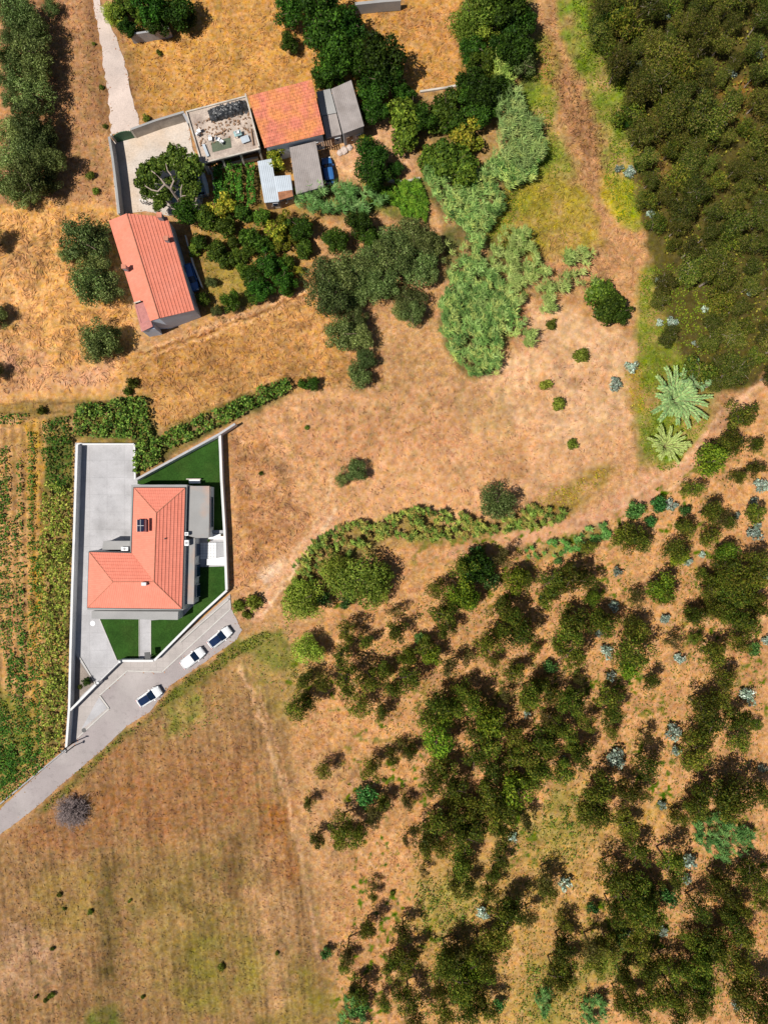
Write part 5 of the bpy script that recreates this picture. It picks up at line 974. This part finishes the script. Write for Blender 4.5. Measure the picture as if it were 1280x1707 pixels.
wallp = [c_(en, cen, .03), c_(NE, cen, .03), c_(SE, cen, .015), c_(RS, cen, -.0), c_(ew, cen, .02)]
mb = MB(); hs_ = [ze - .12, ze - .12, ze - .1, zr - .12, ze - .12]
n_ = len(wallp)
for i_ in range(n_):
    p, q = wallp[i_], wallp[(i_ + 1) % n_]; mb.poly([(p[0], p[1], 0), (p[0], p[1], hs_[i_]), (q[0], q[1], hs_[(i_ + 1) % n_]), (q[0], q[1], 0)])
rnn = c_(RN, cen, .03); mb.poly([(wallp[0][0], wallp[0][1], ze - .12), (wallp[1][0], wallp[1][1], ze - .12), (rnn[0], rnn[1], zr - .12)])
SHADEBLUE = mat('shade_blue_render', (.50, .60, .74), .9, .08, .6, .05, 8, .1, stain=(.42, .45, .52), stain_amt=.4)  # white walls: the blue of their shaded faces is put into the colour
local(wh, mb).build('wall', SHADEBLUE, wh)
# lower annex under the pink lean-to
lt = [Vector(onw(.82, .52)), Vector(onw(.82, 1.02)), Vector(onw(1.06, 1.10)), Vector(onw(1.05, .48))]
local(wh, MB().prism([(v.x, v.y) for v in lt], 0, ze - .35)).build('annex_wall', SHADEBLUE, wh)
windows(wh, wallp[1], wallp[2], 1.0, 2.2, 4, 1.2); windows(wh, wallp[2], wallp[1], .05, 2.1, 1, .95, 'door', out=-.03)
windows(wh, (wallp[4][0], wallp[4][1]), (wallp[0][0], wallp[0][1]), 1.0, 2.2, 3, 1.1)
for (px, py, z, ww) in [(208, 445.5, 4.75, .5), (278, 398.5, 4.1, .5), (267, 360, 4.3, .6)]:
    x, y, _ = W(px, py, z + .5); q = local(wh, MB().box((x, y, z - .4), (ww, ww, 1.2))).build('chimney', GREYWALL, wh)
    local(wh, MB().box((x, y, z + .82), (ww + .1, ww + .1, .07))).build('chimney_cap', TERRA, q)
q0, q1 = Vector(onw(.80, .64)), Vector(onw(.80, 1.0)); local(wh, MB().tube([q0 + Vector((0, 0, .1)), q1 + Vector((0, 0, .1))], .09, 6)).build('parapet', OLDWALL, wh)

# --- old terrace building with debris
tz = 3.4; tb = thing('terrace_house', 'flat-roofed old house with cluttered dusty roof terrace', 'house', (*xy(372, 218), 0))
TP = [(310.5, 187), (411.5, 160.5), (434.5, 248.5), (336.5, 273.5)]; TW = [xy(*p, tz) for p in TP]
tc_ = (sum(p[0] for p in TW) / 4, sum(p[1] for p in TW) / 4)
IW = [c_(TW[0], tc_, .05), c_(TW[1], tc_, .05), c_(TW[2], TW[1], .2), c_(TW[3], TW[0], .2)]
local(tb, MB().prism(IW, 0, tz - .25)).build('wall', SHADEW, tb)
for k_ in range(4): pq = c_(c_(TW[3], tc_, .06), c_(TW[2], tc_, .06), k_ / 3); local(tb, MB().box((pq[0], pq[1], 0), (.25, .25, tz - .26))).build('porch_column', OLDWALL, tb)
local(tb, MB().prism(TW, tz - .248, tz, bottom=True)).build('terrace_slab', DEBRIS, tb)
pm = MB()
for i_, h_ in ((0, .2), (1, .75), (2, .15), (3, .3)):
    pm.wall(c_(TW[i_], tc_, .015), c_(TW[(i_ + 1) % 4], tc_, .015), .18, tz + .001, tz + h_)
local(tb, pm).build('parapet', OLDWALL, tb)
sw = c_(IW[3], tc_, .03); se = c_(IW[2], tc_, .03); windows(tb, sw, se, .9, 2.1, 3, 1.1); windows(tb, c_(sw, se, .4), c_(sw, se, .6), .05, 2.1, 1, .9, 'door', out=.02)
def on_terrace(px, py, z=tz): return W(px, py, z)
# pile of crumpled black sheeting
rr = np.random.default_rng(77); nu, nv_ = 40, 12; tA = np.array(xy(345, 181, tz + .5)); tB = np.array(xy(409, 163, tz + .5)); tw = np.array([.28, -.96]) * 1.75
V = []
for i_ in range(nu + 1):
    for j_ in range(nv_ + 1):
        u_, v_ = i_ / nu, j_ / nv_; p = tA + (tB - tA) * u_ + tw * v_; e = min(1, 6 * min(u_, 1 - u_, v_, 1 - v_) + .0)
        V.append((p[0] + rr.normal(0, .05), p[1] + rr.normal(0, .06), tz + .02 + e * (.55 + .45 * rr.random())))
F = [[i_ * (nv_ + 1) + j_, (i_ + 1) * (nv_ + 1) + j_, (i_ + 1) * (nv_ + 1) + j_ + 1, i_ * (nv_ + 1) + j_ + 1] for i_ in range(nu) for j_ in range(nv_)]
o = link('tarpaulin_heap', mesh_np('tarpaulin_heap', V, F), BLACKTARP, label='crumpled black sheeting heap along the terrace top edge', cat='tarpaulin')
o = MB().prism([xy(*p, tz) for p in [(352, 238), (384, 229), (386.5, 246), (355, 254)]], tz + .004, tz + .04).build('floor_mat', GREENMAT, label='grey-green mat on the roof terrace', cat='mat')
x, y, _ = on_terrace(398, 226.5); q = thing('terrace_table', 'small pale table with teal crate on the terrace', 'table', (x, y, tz), rz=.3); MB().box((0, 0, .62), (1.0, .75, .05)).build('table_top', TEAL, q)
for sx in (-.42, .42):
    for sy in (-.3, .3): MB().box((sx, sy, 0), (.05, .05, .62)).build('leg', WOOD, q)
q = thing('white_crate', 'white crate standing on the terrace table', 'crate', (x - .0, y + .05, tz + .67), rz=.3); cb = MB()
for (c, d) in (((0, .19, 0), (.5, .04, .28)), ((0, -.19, 0), (.5, .04, .28)), ((.23, 0, 0), (.04, .34, .28)), ((-.23, 0, 0), (.04, .34, .28)), ((0, 0, 0), (.42, .34, .03))): cb.box(c, d)
cb.build('box_shell', WHITEP, q)
x, y, _ = on_terrace(409.5, 234); o = MB().box((x, y, tz + .3), (1.1, .9, .05), .35).build('leaning_board', METAL, label='pale grey board lying beside the terrace table', cat='board')
o = MB().box((x, y, tz + .0), (.9, .2, .3), .35)
o.build('board_trestle', WOOD, label='wooden trestle under the pale grey board', cat='trestle')
for i_, (px, py, lab) in enumerate([(352, 234, 'white plastic chair at the mat corner'), (365, 235, 'white plastic chair on the mat'), (371, 239, 'white plastic chair on the mat, lower right of another'), (331, 226, 'white plastic chair by the terrace left parapet'), (333, 221, 'white plastic chair topmost by the left parapet')]):
    x, y, _ = on_terrace(px, py); q = thing('plastic_chair', lab, 'chair', (x, y, tz + (.04 if 352 < px < 375 else .005)), 'plastic chairs on the terrace', rz=i_ * 1.3)
    MB().box((0, 0, .42), (.46, .46, .04)).build('seat', WHITEP, q); MB().box((0, .22, .46), (.46, .04, .42)).build('backrest', WHITEP, q)
    for sx in (-.2, .2):
        for sy in (-.2, .2): MB().box((sx, sy, 0), (.04, .04, .42)).build('leg', WHITEP, q)
for (a, b, wd, lab) in [((419, 215), (423, 243), .12, 'long weathered plank by the terrace right parapet'), ((424, 214), (430, 241), .1, 'second plank against the terrace right parapet'), ((358, 226.5), (371, 222), .22, 'short dark plank above the green mat'), ((340, 242), (348, 262), .35, 'grey board leaning at the lower left of the terrace')]:
    A, B = xy(*a, tz), xy(*b, tz); MB().wall(A, B, wd, tz + .06, tz + .28).build('plank', WOOD if 'grey' not in lab else METAL, label=lab, cat='plank')
rr = random.Random(9)
rub = MB()
for _ in range(150):
    u_, v_ = rr.random(), rr.random(); px = 325 + u_ * 90 + v_ * 10; py = 205 - u_ * 24 + v_ * 40
    x, y, _ = on_terrace(px, py); s = rr.uniform(.08, .28); rub.box((x, y, tz + .002 + rr.random() * .003), (s, s * rr.uniform(.4, 1), rr.uniform(.05, .22)), rr.uniform(0, 3))
rub.build('rubble', WOOD, kind='stuff', label='scattered rubble and scraps over the roof terrace')

# --- old orange roof house
ob = thing('barn', 'old house with weathered orange tile roof', 'house', (*xy(478, 190), 0)); z1_, z2_ = 5.0, 4.2
q = [W(413.5, 160, z1_), W(520, 132.5, z1_), W(541, 223.5, z2_), W(441.5, 247, z2_)]
# a single gentle plane: put the four corners on one plane
a0, b0, c0 = Vector(q[0]), Vector(q[1]), Vector(q[2]); nrm = (b0 - a0).cross(c0 - a0); d0 = Vector(q[3]); zz = a0.z - (nrm.x * (d0.x - a0.x) + nrm.y * (d0.y - a0.y)) / nrm.z; q[3] = (d0.x, d0.y, zz)
mb = MB(); roof_plane(mb, q, .38, .05); local(ob, mb).build('roof', TILE_OLD, ob)
cc = (sum(p[0] for p in q) / 4, sum(p[1] for p in q) / 4); wq = [c_(p, cc, .06) for p in q]; mb = MB()
for i_ in range(4):
    j_ = (i_ + 1) % 4; mb.poly([(wq[i_][0], wq[i_][1], 0), (wq[i_][0], wq[i_][1], q[i_][2] - .22), (wq[j_][0], wq[j_][1], q[j_][2] - .22), (wq[j_][0], wq[j_][1], 0)])
local(ob, mb).build('wall', WHITE, ob); windows(ob, wq[3], wq[2], 1, 2.3, 3, 1.1); windows(ob, wq[2], wq[1], .05, 2.2, 2, 1.0, 'door', out=.02)
# --- sheds
def corr(root, poly, z, m, name='roof', th=.06, pitch=.0, slope=(0, 0)):
    """corrugated sheet over quad poly; rolls run along the first edge's normal"""
    P = [Vector(W(p[0], p[1], z + (pitch if i_ in (0, 1) else 0))) for i_, p in enumerate(poly)]; n = max(8, int((P[1] - P[0]).length / .12)); mb = MB(); prev = None
    for k in range(n + 1):
        t = k / n; a = P[0].lerp(P[1], t); b = P[3].lerp(P[2], t); off = Vector((0, 0, .03 * (k % 2)))
        if prev: mb.poly([prev[0], a + off, b + off, prev[1]]); mb.poly([prev[1] - Vector((0, 0, .05)), b + off - Vector((0, 0, .05)), a + off - Vector((0, 0, .05)), prev[0] - Vector((0, 0, .05))])
        prev = (a + off, b + off)
    return local(root, mb).build(name, m, root)
def shed(name, label, poly, z, mr, mw, pitch=.3, winside=None):
    c = (sum(p[0] for p in poly) / len(poly), sum(p[1] for p in poly) / len(poly)); root = thing(name, label, 'shed', (*xy(*c), 0))
    P = [xy(*p, z) for p in poly]; cc = (sum(p[0] for p in P) / len(P), sum(p[1] for p in P) / len(P)); local(root, MB().prism([c_(p, cc, .05) for p in P], 0, z - .06)).build('wall', mw, root)
    corr(root, poly, z, mr, pitch=pitch); a, b = c_(P[3], cc, .05), c_(P[2], cc, .05)
    windows(root, c_(a, b, .1), c_(a, b, .45), .05, 2.0, 1, .9, 'door', out=.02); windows(root, c_(a, b, .55), c_(a, b, .9), 1.0, 1.8, 1, .8)
    return root
shed('grey_shed', 'grey fibre-cement shed at the right end of the old farm', [(552, 148.5), (585.5, 133.5), (607, 210), (572, 223)], 3.6, FIBRO, GREYWALL)
shed('link_shed', 'low flat pale concrete link roof beside the orange roof, upper half', [(527, 153), (550.5, 148), (561, 188), (536, 193)], 2.6, CONC, GREYWALL, .02)
shed('link_shed', 'low flat darker link roof beside the orange roof, lower half', [(536.5, 194), (561, 189), (569.5, 224), (544, 230)], 2.5, FIBRO, GREYWALL, .02)
shed('brown_shed', 'brown-grey fibre-cement shed below the orange roof', [(483, 246), (526.5, 235.5), (540, 311), (494, 324)], 2.9, FIBRO, GREYWALL)
zs_ = shed('zinc_shed', 'pale zinc roofed lean-to left of the brown shed, left wing', [(429.5, 269), (452.5, 264.5), (465, 336), (441, 338)], 2.4, METAL, OLDWALL, .1)
shed('zinc_shed', 'pale zinc roofed lean-to touching the brown shed, right wing', [(457, 294), (484.5, 291.5), (489, 326), (464, 335)], 2.45, METAL, OLDWALL, .08)
MB().prism([xy(*p, 2.62) for p in [(463, 320), (487, 316.5), (489, 327), (465, 334)]], 2.58, 2.62).build('rusty_sheet', RUST, label='rusty metal sheet lying on the zinc roof', cat='metal sheet')
x, y, _ = W(541, 248)
mb = MB()
for k in range(7): mb.box((x - .9 + k * .32, y, 2.0), (.16, 1.4, .06), .2)
tp = thing('slatted_pallet', 'slatted wooden canopy beside the brown shed', 'canopy', (x, y, 0)); local(tp, mb).build('slats', WOOD, tp)
for dx in (-.9, 1.0): local(tp, MB().box((x + dx, y, 0), (.1, .1, 2.0))).build('post', WOOD, tp)
for i_, (px, py, s, lab) in enumerate([(567, 255, .5, 'pale stone block right of the slatted canopy'), (574, 252, .6, 'larger pale stone block right of the slatted canopy'), (583, 247, .45, 'pale stone block nearest the dark tree')]):
    x, y, _ = W(px, py); me = bpy.data.meshes.new('stone_block'); import bmesh
    bm = bmesh.new(); bmesh.ops.create_icosphere(bm, subdivisions=2, radius=s)
    for v in bm.verts: v.co *= random.uniform(.8, 1.15); v.co.z = v.co.z * .6 + .15
    bm.to_mesh(me); bm.free(); link('stone_block', me, CHALK, label=lab, cat='stone', group='stone blocks', loc=(x, y, 0))

# --- old farm walls and gate
wall_thing('farm_wall', 'old grey wall along the left side of the chalky yard', [(182.5, 228), (188, 262), (194, 310), (199, 356)], .25, 2.0, GREYWALL, cap=CONC)
g = thing('green_gate', 'curved green metal gate at the end of the lane', 'gate', (*xy(205, 224), 0)); mb = MB()
ga, gb = xy(186, 225, 2), xy(219, 216, 2)
for k in range(9):
    t0, t1 = k / 9, (k + 1) / 9; bow = lambda t: 1.6 + .5 * math.sin(math.pi * t)
    p, q = c_(ga, gb, t0), c_(ga, gb, t1); mb.wall(p, (p[0] + (q[0] - p[0]) * .96, p[1] + (q[1] - p[1]) * .96), .07, .08, bow((t0 + t1) / 2))
local(g, mb).build('gate_leaf', GREENM, g)
for p in (ga, gb): local(g, MB().box((p[0], p[1], 0), (.25, .25, 2.1))).build('gate_post', OLDWALL, g)
wall_thing('farm_wall', 'brown rendered wall between green gate and terrace house', [(219.5, 215.5), (262, 200), (307, 186.5)], .2, 2.1, OLDWALL, cap=CONC)
wall_thing('farm_wall', 'short grey wall at the terrace house corner', [(306.5, 189), (315, 205)], .35, 2.4, GREYWALL)
wall_thing('boundary_wall', 'grey block wall below the lane-side trees', [(216, 57), (250, 52), (282, 46)], .25, 1.8, GREYWALL)
wall_thing('boundary_wall', 'pale block wall along the top edge above the dry field', [(592, 6), (640, 1), (668, -1)], .4, 1.8, CONC)
wall_thing('garden_wall', 'low pale wall along the narrow yard right of the west house', [(309, 392), (322, 440), (337, 478)], .14, .9, WHITE)
wall_thing('garden_wall', 'low stone wall edging the round earth clearing', [(645, 299), (672, 303), (700, 296)], .3, .5, OLDWALL)
wall_thing('garden_wall', 'low brown kerb curving past the terrace house corner', [(345, 276), (355, 292), (358, 320)], .3, .5, OLDWALL)
wall_thing('field_kerb', 'thin brown bank between dry field and trees', [(700, 152), (740, 146), (780, 138)], .25, .35, OLDWALL)
wall_thing('garden_wall', 'low pale wall under the bean rows terrace', [(352, 280), (400, 268), (430, 262)], .25, .6, OLDWALL)
for k_, (px, py, lab) in enumerate([(239, 340, 'white post nearest the yard by the west house'), (244, 341, 'second white post by the west house'), (248, 342, 'third white post by the west house')]):
    x, y, _ = W(px, py); MB().tube([(0, 0, 0), (0, 0, 1.3)], .09, 8).build('white_post', WHITE, label=lab, cat='post', group='white posts', loc=(x, y, 0))
x, y, _ = W(333, 340); q = thing('plastic_drum', 'white drum beside the big courtyard tree', 'drum', (x, y, 0)); MB().tube([(0, 0, 0), (0, 0, .8)], .3, 14).build('drum_body', WHITEP, q); MB().tube([(0, 0, .801), (0, 0, .83)], .22, 14).build('lid', FRAME, q)
x, y, _ = W(338, 299); q = thing('boat', 'slim pale upturned boat beside the courtyard tree', 'boat', (x, y, .3), rz=1.87); 
mbb = MB(); hull = [(-2.6, .05), (-2.2, .35), (-1, .55), (1, .5), (2.1, .3), (2.6, .04)]
for (x0, w0), (x1, w1) in zip(hull, hull[1:]):
    for s in (-1, 1): mbb.poly([(x0, 0, .5), (x1, 0, .5), (x1, s * w1, .1), (x0, s * w0, .1)]); mbb.poly([(x0, s * w0, .1), (x1, s * w1, .1), (x1, s * w1, -.25), (x0, s * w0, -.25)])
mbb.build('hull', WHITEP, q, smooth=False); mk = MB().tube([(-2.5, 0, .5), (2.5, 0, .5)], .04, 6); mk.build('keel', OLDWALL, q)

# --- dead bush by the road
x, y, _ = W(124, 1350); db = thing('dead_bush', 'leafless purplish grey bush beside the road', 'bush', (x, y, 0)); r = random.Random(4); mb = MB()
for k in range(420):
    a = r.uniform(0, 6.28); e = math.acos(r.uniform(.05, 1)); L = r.uniform(1.6, 2.6); d = Vector((math.sin(e) * math.cos(a), math.sin(e) * math.sin(a), math.cos(e)))
    p = Vector((0, 0, 0)); pts = [p.copy()]
    for s in range(4): p = p + (d + Vector((r.uniform(-.25, .25), r.uniform(-.25, .25), r.uniform(-.2, .2)))) * L / 4; pts.append(p.copy())
    mb.tube(pts, [.05, .04, .03, .022, .01], 3, False)
    for s in range(1, 5):
        for _ in range(3): mb.tube([pts[s], pts[s] + Vector((r.uniform(-.45, .45), r.uniform(-.45, .45), r.uniform(-.2, .3)))], [.02, .008], 3, False)
mb.build('branches', mat('dead_twig', (.30, .235, .22), .95, .2, 2), db)
MB().tube([(0, 0, -.1), (0, 0, .3)], [.2, .12], 8).build('stump', BARK, db)

# --- big courtyard tree: one crown of several lobes with bare limbs showing
x0, y0, _ = W(295, 335); ct = thing('courtyard_tree', 'large sprawling tree with bare pale limbs in the chalky yard', 'tree', (x0, y0, 0)); VV, FF, CC = [], [], []; off = 0
for i_, (px, py, rp, z) in enumerate([(288, 259, 20, 4.6), (274, 272, 16, 4.2), (309, 283, 24, 4.4), (252, 289, 22, 3.8), (243, 303, 15, 3.4), (248, 320, 14, 3.0), (270, 330, 17, 2.9), (262, 300, 10, 3.2), (318, 308, 17, 3.6), (313, 325, 14, 3.0), (285, 300, 11, 2.8), (262, 345, 10, 2.4), (300, 252, 12, 4.6), (325, 278, 13, 4.0), (283, 318, 9, 2.2)]):
    m_ = crown_mesh(600 + i_, [(74, 88, 30), (58, 72, 24), (96, 108, 44), (46, 58, 20)], n=int(rp * 95), K=12, zc=0, hz=.6, leaf=.2, asp=.7, spread=.7); n = len(m_.vertices)
    v = np.empty(n * 3, np.float32); m_.vertices.foreach_get('co', v); v = v.reshape(-1, 3) * rp / 12 * 1.14; w_ = W(px, py, z); v += np.array([w_[0] - x0, w_[1] - y0, z])
    c4 = np.empty(n * 4, np.float32); m_.color_attributes['Col'].data.foreach_get('color', c4); VV.append(v); CC.append(c4.reshape(-1, 4)[:, :3]); FF.append(np.arange(n).reshape(-1, 4) + off); off += n; bpy.data.meshes.remove(m_)
link('crown', mesh_np('crown', np.concatenate(VV), np.concatenate(FF), np.concatenate(CC)), LEAF, ct)
mb = MB()
def limb(pts, r0, r1):
    P = [(W(px, py, z)[0] - x0, W(px, py, z)[1] - y0, z + (.55 if z > 2.9 else 0)) for px, py, z in pts]; mb.tube(P, [r0 + (r1 - r0) * k / (len(P) - 1) for k in range(len(P))], 6)
limb([(297, 340, .0), (299, 337, 1.2), (296, 330, 2.4)], .32, .24)
limb([(296, 331, 2.3), (287, 318, 3.6), (277, 310, 4.3), (272, 303, 4.6), (262, 293, 4.6), (255, 288, 4.4)], .2, .06)
limb([(287, 317, 3.6), (292, 305, 4.4), (288, 295, 5.0), (282, 288, 5.2), (279, 276, 5.1)], .14, .05)
limb([(277, 311, 4.2), (266, 322, 3.9), (256, 320, 4.0), (246, 314, 4.1), (241, 306, 4.0)], .12, .05)
limb([(303, 338, 1.4), (304, 328, 3.2), (304, 318, 4.2), (306, 311, 4.6)], .14, .06)
limb([(297, 340, 1.5), (284, 343, 3.0), (279, 339, 3.2)], .12, .06); limb([(284, 343, 3.0), (288, 350, 3.1), (294, 352, 3.0)], .09, .05); limb([(304, 330, 3.0), (312, 329, 3.3)], .08, .04)
mb.build('trunk', PALEBARK, ct, smooth=True)

# --- giant cane clumps with radiating fronds
def cane_clump(px, py, n, L, label, seed, tone):
    x, y, _ = W(px, py); root = thing('giant_cane_clump', label, 'cane clump', (x, y, 0)); r = np.random.default_rng(seed); VV, FF, CC = [], [], []; off = 0; stems = MB()
    for k in range(n):
        a = 2 * math.pi * k / n * 1.618 * 3; ll = L * r.uniform(.35, 1.15); e = r.uniform(.2, 1.0); m_ = 26; t = np.linspace(.05, 1, m_)
        hx = ll * t * math.cos(e * .9) ; hz = (1.1 + ll * .62) * np.sin(np.clip(t * (1.4 + e * .5), 0, 2.2)) * (.45 + .55 * e)
        P = np.stack([hx * math.cos(a), hx * math.sin(a), hz + .2], -1); T = unit(np.gradient(P, axis=0))
        stems.tube([tuple(P[j]) for j in range(0, m_, 5)], [.035, .03, .025, .02, .015, .01][:len(range(0, m_, 5))], 4, False)
        for s in (-1, 1):
            for rep in range(2):
                side = unit(np.cross(T, [0, 0, 1])) * s; D = unit(side * .75 + T * .9 + r.normal(0, .15, (m_, 3)) - np.array([0, 0, .15])); ln = (.62 * (1 - .5 * t) + .1) * L / 4
                V, F = rhombi(P + D * ln[:, None] * .5, D, np.tile([0, 0, 1.], (m_, 1)) + r.normal(0, .35, (m_, 3)), ln, .13 * L / 4); VV.append(V); FF.append(F + off); off += len(V); CC.append(np.repeat(pick_cols(r, m_, tone, .15), 4, 0))
    link('fronds', mesh_np('fronds', np.concatenate(VV), np.concatenate(FF), np.concatenate(CC)), STUFFL, root); stems.build('stems', WOOD, root)
TONE = [(160, 182, 124), (140, 166, 108), (178, 194, 136), (128, 160, 112)]
cane_clump(1118, 668, 46, 4.3, 'big pale green cane clump with fronds radiating like a star', 3, TONE)
cane_clump(1104, 745, 36, 2.9, 'smaller yellow-green cane clump below the big star-shaped one', 4, [(172, 184, 112), (154, 168, 96), (188, 196, 130)])
cane_clump(1150, 640, 16, 3.0, 'blue-green cane tuft at the upper right of the big clump', 6, [(140, 172, 128), (120, 156, 112)])

# ------------------------------------------------------------------ cars
def paint(name, c, rough=.25):
    m, t, p = new_mat(name); p.inputs['Base Color'].default_value = (*c, 1); p.inputs['Roughness'].default_value = rough; p.inputs['Coat Weight'].default_value = .6
    n = t.nodes.new('ShaderNodeTexNoise'); n.inputs['Scale'].default_value = 3; r = t.nodes.new('ShaderNodeMapRange'); r.inputs[3].default_value = rough; r.inputs[4].default_value = rough + .15; t.links.new(n.outputs[0], r.inputs[0]); t.links.new(r.outputs[0], p.inputs['Roughness']); return m
CARW = paint('white_car_paint', (.74, .75, .76)); CARG = paint('car_glass', (.008, .02, .05), .05); CARB = paint('blue_car_paint', (.03, .12, .32)); PANO = mat('roof_glass', (.006, .018, .06), .6, .1, 1, 0, 8, 0, spec=.05); CARS_ = paint('silver_blue_paint', (.25, .38, .46))  # CARG, PANO: the sky's blue reflection is put into the glass colour
TYRE = mat('tyre_rubber', (.02, .02, .02), .8, .1); RIM = mat('alloy', (.5, .5, .52), .35, .05, metallic=.8); LAMP = mat('lamp_glass', (.65, .68, .7), .1, 0, 1, 0, 8, 0); RED = mat('tail_lamp', (.4, .02, .02), .2, 0, 1, 0, 8, 0)
def loft(rings):
    mb = MB(); n = len(rings[0])
    for a, b in zip(rings, rings[1:]):
        for k in range(n - 1): mb.poly([a[k], a[k + 1], b[k + 1], b[k]])
    mb.poly(rings[0]); mb.poly(rings[-1][::-1]); return mb
def make_car(label, px, py, ang, body, pano, cat='car', group='white cars parked along the road', z=.02, sc=.84):
    x, y, _ = W(px, py, .8); root = thing('parked_car', label, cat, (x, y, z), group, ang, (sc, sc, sc))
    st = [(-2.18, .62, .74), (-2.08, .80, .92), (-1.7, .88, .98), (-.6, .905, .97), (.6, .905, .96), (1.15, .89, .95), (1.7, .84, .86), (2.0, .74, .76), (2.15, .52, .64)]
    rings = []
    for X_, w_, h in st:
        rings.append([(X_, -w_ * .9, .22), (X_, -w_, .34), (X_, -w_ * 1.0, .6), (X_, -w_ * .97, h - .10), (X_, -w_ * .86, h - .01), (X_, -w_ * .45, h + .02), (X_, 0, h + .035), (X_, w_ * .45, h + .02), (X_, w_ * .86, h - .01), (X_, w_ * .97, h - .10), (X_, w_, .6), (X_, w_, .34), (X_, w_ * .9, .22)])
    b = loft(rings).build('body', body, root, smooth=True)
    g_ = []
    for X_, w_, h in [(-2.02, .70, .94), (-1.72, .69, 1.36), (-1.3, .68, 1.455), (-.4, .68, 1.48), (.1, .66, 1.44), (.62, .70, 1.15), (1.02, .74, .96)]:
        g_.append([(X_, -w_ * 1.12, .90), (X_, -w_, h - .04), (X_, -w_ * .6, h), (X_, 0, h + .01), (X_, w_ * .6, h), (X_, w_, h - .04), (X_, w_ * 1.12, .90)])
    loft(g_).build('windows', CARG, root, smooth=True)
    rr_ = []
    for X_, w_, h in [(-1.78, .66, 1.36), (-1.3, .70, 1.47), (-.4, .70, 1.495), (.14, .675, 1.45)]: rr_.append([(X_, -w_, h - .055), (X_, -w_ * .6, h + .005), (X_, 0, h + .02), (X_, w_ * .6, h + .005), (X_, w_, h - .055)])
    rt = loft(rr_).build('roof', body, root, smooth=True)
    if pano:
        rp_ = []
        for X_, w_, h in [(-1.70, .56, 1.415), (-1.3, .60, 1.50), (-.4, .60, 1.525), (.12, .58, 1.49)]: rp_.append([(X_, -w_, h - .016), (X_, -w_ * .5, h + .014), (X_, 0, h + .026), (X_, w_ * .5, h + .014), (X_, w_, h - .016)])
        loft(rp_).build('sunroof', PANO, rt, smooth=True)
    for sx in (-1.32, 1.32):
        for sy in (-1, 1):
            wz = MB().tube([(sx, sy * .70, .33), (sx, sy * .915, .33)], .33, 18).build('wheel', TYRE, root); MB().tube([(sx, sy * .90, .33), (sx, sy * .93, .33)], .2, 12).build('rim', RIM, wz)
    for sy in (-1, 1):
        MB().box((2.02, sy * .56, .62), (.18, .32, .14), -sy * .5).build('headlight', LAMP, root); MB().box((-2.1, sy * .6, .72), (.14, .26, .16), sy * .3).build('tail_light', RED, root); MB().box((.62, sy * .98, .95), (.16, .16, .12)).build('mirror', body, root)
    MB().box((2.1, 0, .42), (.12, .7, .16)).build('grille', DARK, root); MB().box((-2.17, 0, .5), (.04, .45, .12)).build('number_plate', WHITEP, root)
    return root
A_ = math.atan2(93, 140)
make_car('white car with dark glass roof, lowest of three on the road', 248.5, 1162, .58, CARW, True)
make_car('white car with white roof, middle of three on the road', 321, 1097.5, .65, CARW, False)
make_car('white car with dark glass roof, highest of three on the road', 366, 1063, .66, CARW, True)
make_car('blue car in the narrow shaded yard right of the west house', 317, 462, -1.28, CARB, False, group='old vehicles by the farm', sc=.9, z=0)
make_car('dark blue car in the gap right of the brown shed', 547, 283, 1.75, CARB, False, group='old vehicles by the farm', sc=.85, z=0)
make_car('silver-blue car half hidden under the courtyard tree', 303, 325, 1.05, CARS_, False, group='old vehicles by the farm', sc=.9, z=.03)
make_car('pale blue van-like car beside the upturned boat', 329, 305, 1.8, CARS_, False, group='old vehicles by the farm', sc=.85, z=0)
